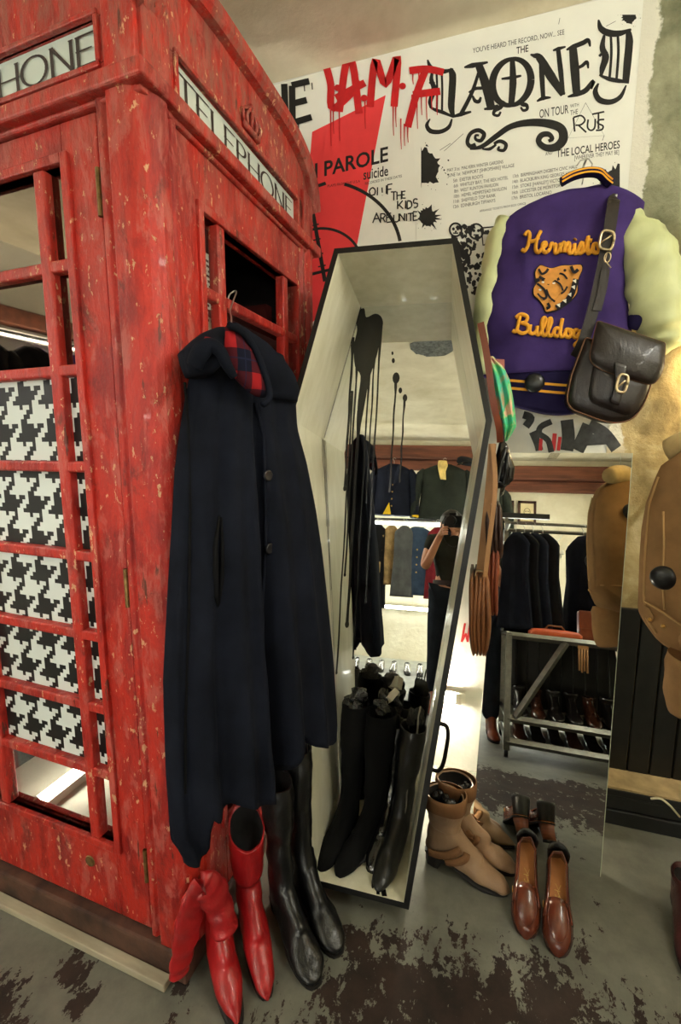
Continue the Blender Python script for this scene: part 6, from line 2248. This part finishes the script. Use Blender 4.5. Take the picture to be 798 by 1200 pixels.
t = thing('folded_cloth', 'red cloth and white cord dangling over the rack edge at the right', 'cloth', (.90, .31, .72))
m = MB(); slab(m, [(x, y) for x, y in ((-.05, .0), (.06, .0), (.08, -.05), (.02, -.09), (-.04, -.07))], -.01, .01, lambda x, y, dd: V((x, dd, y)), .01); m.build('cloth', c_('red_cotton', (184, 44, 40)), t, True)
m = MB(); m.tube([V((-.06, .01, 0)), V((-.05, .015, -.1)), V((-.02, .015, -.25))], .004, 6); m.build('cord', M_TISSUE, t, True)
m = MB(); slab(m, [(x, y) for x, y in ((-.02, -.08), (.10, -.10), (.13, -.32), (.04, -.34), (.0, -.2))], -.01, .01, lambda x, y, dd: V((x, dd, y)), .01); m.build('patterned_cloth', M_FLOR, t, True)
# boots on the two shelves
bt = boot('shelf_boot', 'boot', (0, 0, 0), 0, .17, leather('oiled_black_boot', (24, 20, 18), .2, .3, 10, .2, .6, .3), L=.26, w=.045, top=.055, heel=.02, seed=91)
bts = [bt, boot('shelf_boot', 'boot', (0, 0, 0), 0, .16, leather('oiled_brown_boot', (60, 32, 20), .2, .3, 10, .2, .6, .3), L=.26, w=.045, top=.052, heel=.02, seed=92)]
ups = ['upper', 'lower']
first = [True, True]
for r, (z, n) in enumerate(((.238, 8), (.103, 8))):
    for k in range(n):
        q = 1 if (k+r) % 3 == 1 else 0
        lab = ('brown boot on the %s shelf of the steel rack' if q else 'black boot on the %s shelf of the steel rack') % ups[r]
        loc = (RX0+.09+.108*k, -.02, z)
        b = bts[q] if first[q] else dup(bts[q])
        first[q] = False
        b.location = loc
        b.rotation_euler = (0, 0, pi/2)
        if r == 1:
            b.scale = (1, 1, .60)
        else:
            b.scale = (1, 1, 1)
        tag(b, lab, 'boot', 'boots on the %s rack shelf' % ups[r])
for k in range(4):
    s = dup(ls, (.12+.12*k, -1.40, 0), pi/2+.1, 'dark shoe on the floor behind the steel rack', 'shoes behind the steel rack')

# --- clothes along the left wall (seen in the telephone box panes)
M_LILAC = c_('purple_cloth', (86, 56, 130))
for k, (y, mt, lab) in enumerate(((-1.15, M_NAVY2, 'black jacket hung high on the left wall, farthest back'), (-.85, M_LILAC, 'purple jacket hung high on the left wall'), (-.52, M_NAVY2, 'black jacket hung high on the left wall beside the purple one'), (-.18, M_CHAR, 'charcoal jacket hung high on the left wall'), (.2, M_NAVY2, 'black jacket hung high on the left wall, nearest the telephone box'))):
    hung('wall_jacket', lab, 'jacket', LX+.30, y, 2.18, .34, .62, .06, mt, nx=.9, ny=.4, seed=100+k, hooktop=.07)
rail('clothes_rail', 'wall-mounted rail carrying the jackets on the left wall', (LX+.30, -1.5, 2.25), (LX+.30, .6, 2.25), False)
m = MB(); o = bpy.data.objects['clothes_rail.001']
for y in (-1.45, .55):
    m.tube([(LX, y, 2.25), (LX+.30, y, 2.25)], .012, 8)
fix(m.build('wall_arm', M_RAIL, o, True), o)

# ================================================================== photographer (reflected in the coffin)
M_SKIN = simple('skin', (206, 150, 116), .5, 0, .06, 12, .05)
M_TEE = c_('dark_green_shirt', (44, 46, 40)); M_JEAN = c_('dark_jeans', (36, 42, 50)); M_HAIR = simple('dark_hair', (20, 16, 14), .5, 0, .3, 80, .4, stretch=(1, 1, .1))


def skin(name, verts, edges, radii, mat, parent, root=0, sub=2):
    me = bpy.data.meshes.new(name)
    me.from_pydata([tuple(v) for v in verts], edges, [])
    o = link(name, me, mat, parent, False)
    md = o.modifiers.new('skin', 'SKIN')
    md.use_smooth_shade = True
    for i, r in enumerate(radii):
        me.skin_vertices[0].data[i].radius = (r, r) if not isinstance(r, tuple) else r
        me.skin_vertices[0].data[i].use_root = (i == root)
    s = o.modifiers.new('sub', 'SUBSURF')
    s.levels = s.render_levels = sub
    return o


pp = thing('person', 'person in a dark shirt and jeans holding a camera to the face', 'person', (.04, -.29, 0))
bx_, by_ = .04, -.29
J_ = dict(pel=(bx_, by_, .90), sp=(bx_, by_+.01, 1.05), ch=(bx_, by_+.0, 1.22), nk=(bx_-.005, by_+.005, 1.36), hd=(bx_-.01, by_+.04, 1.44), ht=(bx_-.01, by_+.035, 1.53),
          sl=(bx_-.17, by_, 1.31), el=(bx_-.215, by_+.09, 1.08), wl=(-.065, -.135, 1.345), sr=(bx_+.17, by_, 1.31), er=(bx_+.18, by_+.08, 1.09), wr=(.105, -.185, 1.37),
          hl=(bx_-.09, by_, .86), kl=(bx_-.10, by_+.03, .48), al=(bx_-.10, by_, .09), tl=(bx_-.11, by_+.13, .04), hr=(bx_+.09, by_, .86), kr=(bx_+.11, by_+.03, .48), ar=(bx_+.12, by_, .09), tr=(bx_+.14, by_+.13, .04))
inv = V((bx_, by_, 0))
def chain(keys, radii, edges):
    ids = {k: i for i, k in enumerate(keys)}
    return [V(J_[k])-inv for k in keys], [(ids[a], ids[b]) for a, b in edges], radii
ks = ['pel', 'sp', 'ch', 'nk', 'hd', 'ht', 'sl', 'el', 'wl', 'sr', 'er', 'wr', 'hl', 'kl', 'al', 'tl', 'hr', 'kr', 'ar', 'tr']
rad = [.125, .11, .12, .05, .078, .075, .055, .042, .028, .055, .042, .028, .085, .058, .04, .03, .085, .058, .04, .03]
es = [('pel', 'sp'), ('sp', 'ch'), ('ch', 'nk'), ('nk', 'hd'), ('hd', 'ht'), ('ch', 'sl'), ('sl', 'el'), ('el', 'wl'), ('ch', 'sr'), ('sr', 'er'), ('er', 'wr'), ('pel', 'hl'), ('hl', 'kl'), ('kl', 'al'), ('al', 'tl'), ('pel', 'hr'), ('hr', 'kr'), ('kr', 'ar'), ('ar', 'tr')]
v_, e_, r_ = chain(ks, rad, es)
# hands: palm and five fingers each, curled round the camera
def hand(side, wrist, base):
    s = side
    w0 = len(v_)
    palm = V(J_[wrist])-inv+V((-s*.012, .035, .025))
    v_.append(palm); r_.append((.030, .016)); e_.append((base, w0))
    for f, (dx_, dz_, L) in enumerate(((0, .030, .050), (0, .012, .054), (0, -.006, .050), (0, -.022, .040))):
        a = palm+V((-s*.006, .018, dz_)); b = a+V((-s*.012, L*.5, .004)); c = b+V((-s*.030, L*.15, .0))
        k = len(v_)
        v_.extend([a, b, c]); r_.extend([.010, .009, .008]); e_.extend([(w0, k), (k, k+1), (k+1, k+2)])
    a = palm+V((-s*.020, -.004, .016)); b = a+V((-s*.022, .010, .016))
    k = len(v_)
    v_.extend([a, b]); r_.extend([.011, .009]); e_.extend([(w0, k), (k, k+1)])
hand(-1, 'wl', ks.index('wl')); hand(1, 'wr', ks.index('wr'))
skin('body', v_, e_, r_, M_SKIN, pp)
k2 = ['pel', 'sp', 'ch', 'nk', 'sl', 'sr']
vv, ee, rr_ = chain(k2, [.13, .128, .138, .062, .075, .075], [('pel', 'sp'), ('sp', 'ch'), ('ch', 'nk'), ('ch', 'sl'), ('ch', 'sr')])
for nm, base in (('el', 4), ('er', 5)):
    a = vv[base]; b = V(J_[nm])-inv
    vv.append(a+(b-a)*.55); rr_.append(.064); ee.append((base, len(vv)-1))
vv[3] = vv[2]+(vv[3]-vv[2])*.75
skin('shirt', vv, ee, rr_, M_TEE, pp)
k3 = ['pel', 'hl', 'kl', 'al', 'hr', 'kr', 'ar']
vv, ee, rr_ = chain(k3, [.135, .10, .075, .068, .10, .075, .068], [('pel', 'hl'), ('hl', 'kl'), ('kl', 'al'), ('pel', 'hr'), ('hr', 'kr'), ('kr', 'ar')])
skin('jeans', vv, ee, rr_, M_JEAN, pp)
m = MB(); m.rings([[V((.142*cos(a), .138*sin(a), z)) for a in [k*pi/14 for k in range(28)]] for z in (.955, .995)], False, False); m.build('belt', M_DLEATH, pp, True)
m = MB()
hc = V(J_['hd'])-inv+V((0, -.012, .045))
rings = []
for i in range(9):
    th_ = pi*i/8*.62
    rings.append([hc+V((.094*sin(th_)*cos(a), .102*sin(th_)*sin(a)-.012, .098*cos(th_)-(.045 if sin(a) < -.2 and i > 5 else 0)+.012*noise.noise(V((cos(a)*3, sin(a)*3, i))))) for a in [k*pi/12 for k in range(24)]])
m.rings(rings, True, False); m.build('hair', M_HAIR, pp, True)
m = MB()
for s in (-1, 1):
    m = MB()
    m.lathe(V(J_['hd'])-inv+V((s*.082, 0, .015)), [(.0, -.008), (.02, -.005), (.024, .003), (.016, .009), (.0, .006)], 12, (s, .25, 0)); m.build('ear', M_SKIN, pp, True)
for s, kk in ((-1, 'al'), (1, 'ar')):
    b = boot('brown_boot', 'boot', (0, 0, 0), 0, .22, M_SATRED, L=.26, w=.046, top=.062, heel=.025, seed=95)
    for ch in list(b.children):
        ch.parent = pp
        p_ = V(J_[kk])-inv
        ch.matrix_local = Matrix.Translation((p_.x, p_.y-.02, 0)) @ Matrix.Rotation(pi/2+(-.12*s), 4, 'Z')
        ch.name = 'boot_' + ch.name.split('.')[0]
    bpy.data.objects.remove(b)
# camera in the hands: its lens front sits just behind the viewpoint
cm = thing('camera', 'black reflex camera held up by the photographer reflected in the coffin', 'camera', EYE-FWD*.012)
fr = Matrix(((RGT.x, FWD.x, UPV.x), (RGT.y, FWD.y, UPV.y), (RGT.z, FWD.z, UPV.z))).to_4x4()
cm.matrix_world = Matrix.Translation(EYE-FWD*.014) @ fr
m = MB(); m.lathe((0, -.075, 0), [(.0, 0), (.034, 0), (.037, .02), (.037, .055), (.040, .06), (.040, .072), (.034, .075), (.0, .066)], 28, (0, 1, 0)); m.build('lens', M_TAG, cm, True)
m = MB(); m.box((-.072, -.135, -.055), (.072, -.073, .040)); m.box((-.03, -.13, .04), (.03, -.07, .066)); m.box((.045, -.135, -.055), (.078, -.06, .04)); m.build('body', M_BLACKP, cm, bevel=.008)
m = MB(); m.tube(crom([(-.07, -.1, .03), (-.10, -.12, -.05), (-.06, -.13, -.18), (.02, -.14, -.2), (.09, -.12, -.08), (.075, -.1, .03)], 5), .004, 6); m.build('strap', M_BLKL, cm, True)
# ================================================================== light
def area(name, loc, to, size, power, col=(1, .95, .82), sy=None):
    d = bpy.data.lights.new(name, 'AREA')
    d.energy = power
    d.color = col
    d.shape = 'RECTANGLE'
    d.size = size
    d.size_y = sy or size
    o = bpy.data.objects.new(name, d)
    COL.objects.link(o)
    o.location = loc
    o.rotation_euler = (V(to)-V(loc)).to_track_quat('-Z', 'Y').to_euler()
    return o


# unseen fill lamps added to light the room, hung clear of both mirrors
for lx, lab in ((1.5, 'lit strip light on wires right of the rear clothes rail'), (-1.75, 'lit strip light on wires left of the rear clothes rail')):
    o = strip_light(lab, (lx, -1.95, 2.15), (lx, -.75, 2.15), bpy.data.materials.get('added_fill_tube') or emissive('added_fill_tube', (254, 252, 238), 54), 'hanging strip lights', housing=(0, 0, .035), r=.018)
    for dy in (.1, 1.1):
        m = MB(); m.tube([(0, dy, .03), (0, dy, CZ-2.15)], .003, 6); m.build('wire', M_WIRE, o)
o = strip_light('lit strip light on wires high by the right wall in front of the posters', (1.40, .15, 2.62), (1.40, 1.15, 2.62), emissive('added_right_fill_tube', (254, 253, 242), 62), 'hanging strip lights', housing=(0, 0, .035), r=.018)  # extra tube added outside the view to brighten the posters
for dy in (.1, .9):
    m = MB(); m.tube([(0, dy, .03), (0, dy, CZ-2.62)], .003, 6); m.build('wire', M_WIRE, o)
strip_light('lit strip light fixed to the wall low behind the coffin', (-.56, 1.90, .36), (-.045, 1.90, .36), emissive('lit_ledge_tube', (255, 246, 222), 130), 'rear strip lights', housing=(0, .03, 0), r=.014)
# small wall lamp just beyond the right edge of the view, washing the rough stone
wl = thing('wall_lamp', 'small lit bulb in a wall holder by the rough stone at the right edge', 'lamp', (.86, 1.84, 1.72))
m = MB(); m.lathe((0, 0, 0), [(.0, -.045), (.022, -.038), (.03, -.018), (.026, .005), (.015, .022), (.013, .035), (.0, .035)], 18); m.build('bulb', emissive('lit_warm_bulb', (255, 226, 168), 60), wl, True)
m = MB(); m.lathe((0, 0, .03), [(.0, 0), (.018, 0), (.018, .05), (.0, .05)], 14); m.tube([(0, 0, .07), (0, .03, .09), (0, .12, .09)], .006, 8); m.build('holder', M_TAG, wl, True)

w = bpy.data.worlds.new('world')
SC.world = w
w.use_nodes = True
w.node_tree.nodes['Background'].inputs[0].default_value = (.9, .85, .7, 1)
w.node_tree.nodes['Background'].inputs[1].default_value = .02
vs_ = SC.view_settings
SC.display_settings.display_device = 'sRGB'
vs_.view_transform = 'Standard'
vs_.look = 'None'
vs_.gamma = 1
vs_.use_curve_mapping = False
vs_.exposure = 1.42
SC.cycles.max_bounces = 8
SC.cycles.diffuse_bounces = 4
SC.cycles.glossy_bounces = 5
SC.cycles.transparent_max_bounces = 12
SC.cycles.sample_clamp_indirect = 4
SC.cycles.use_denoising = True
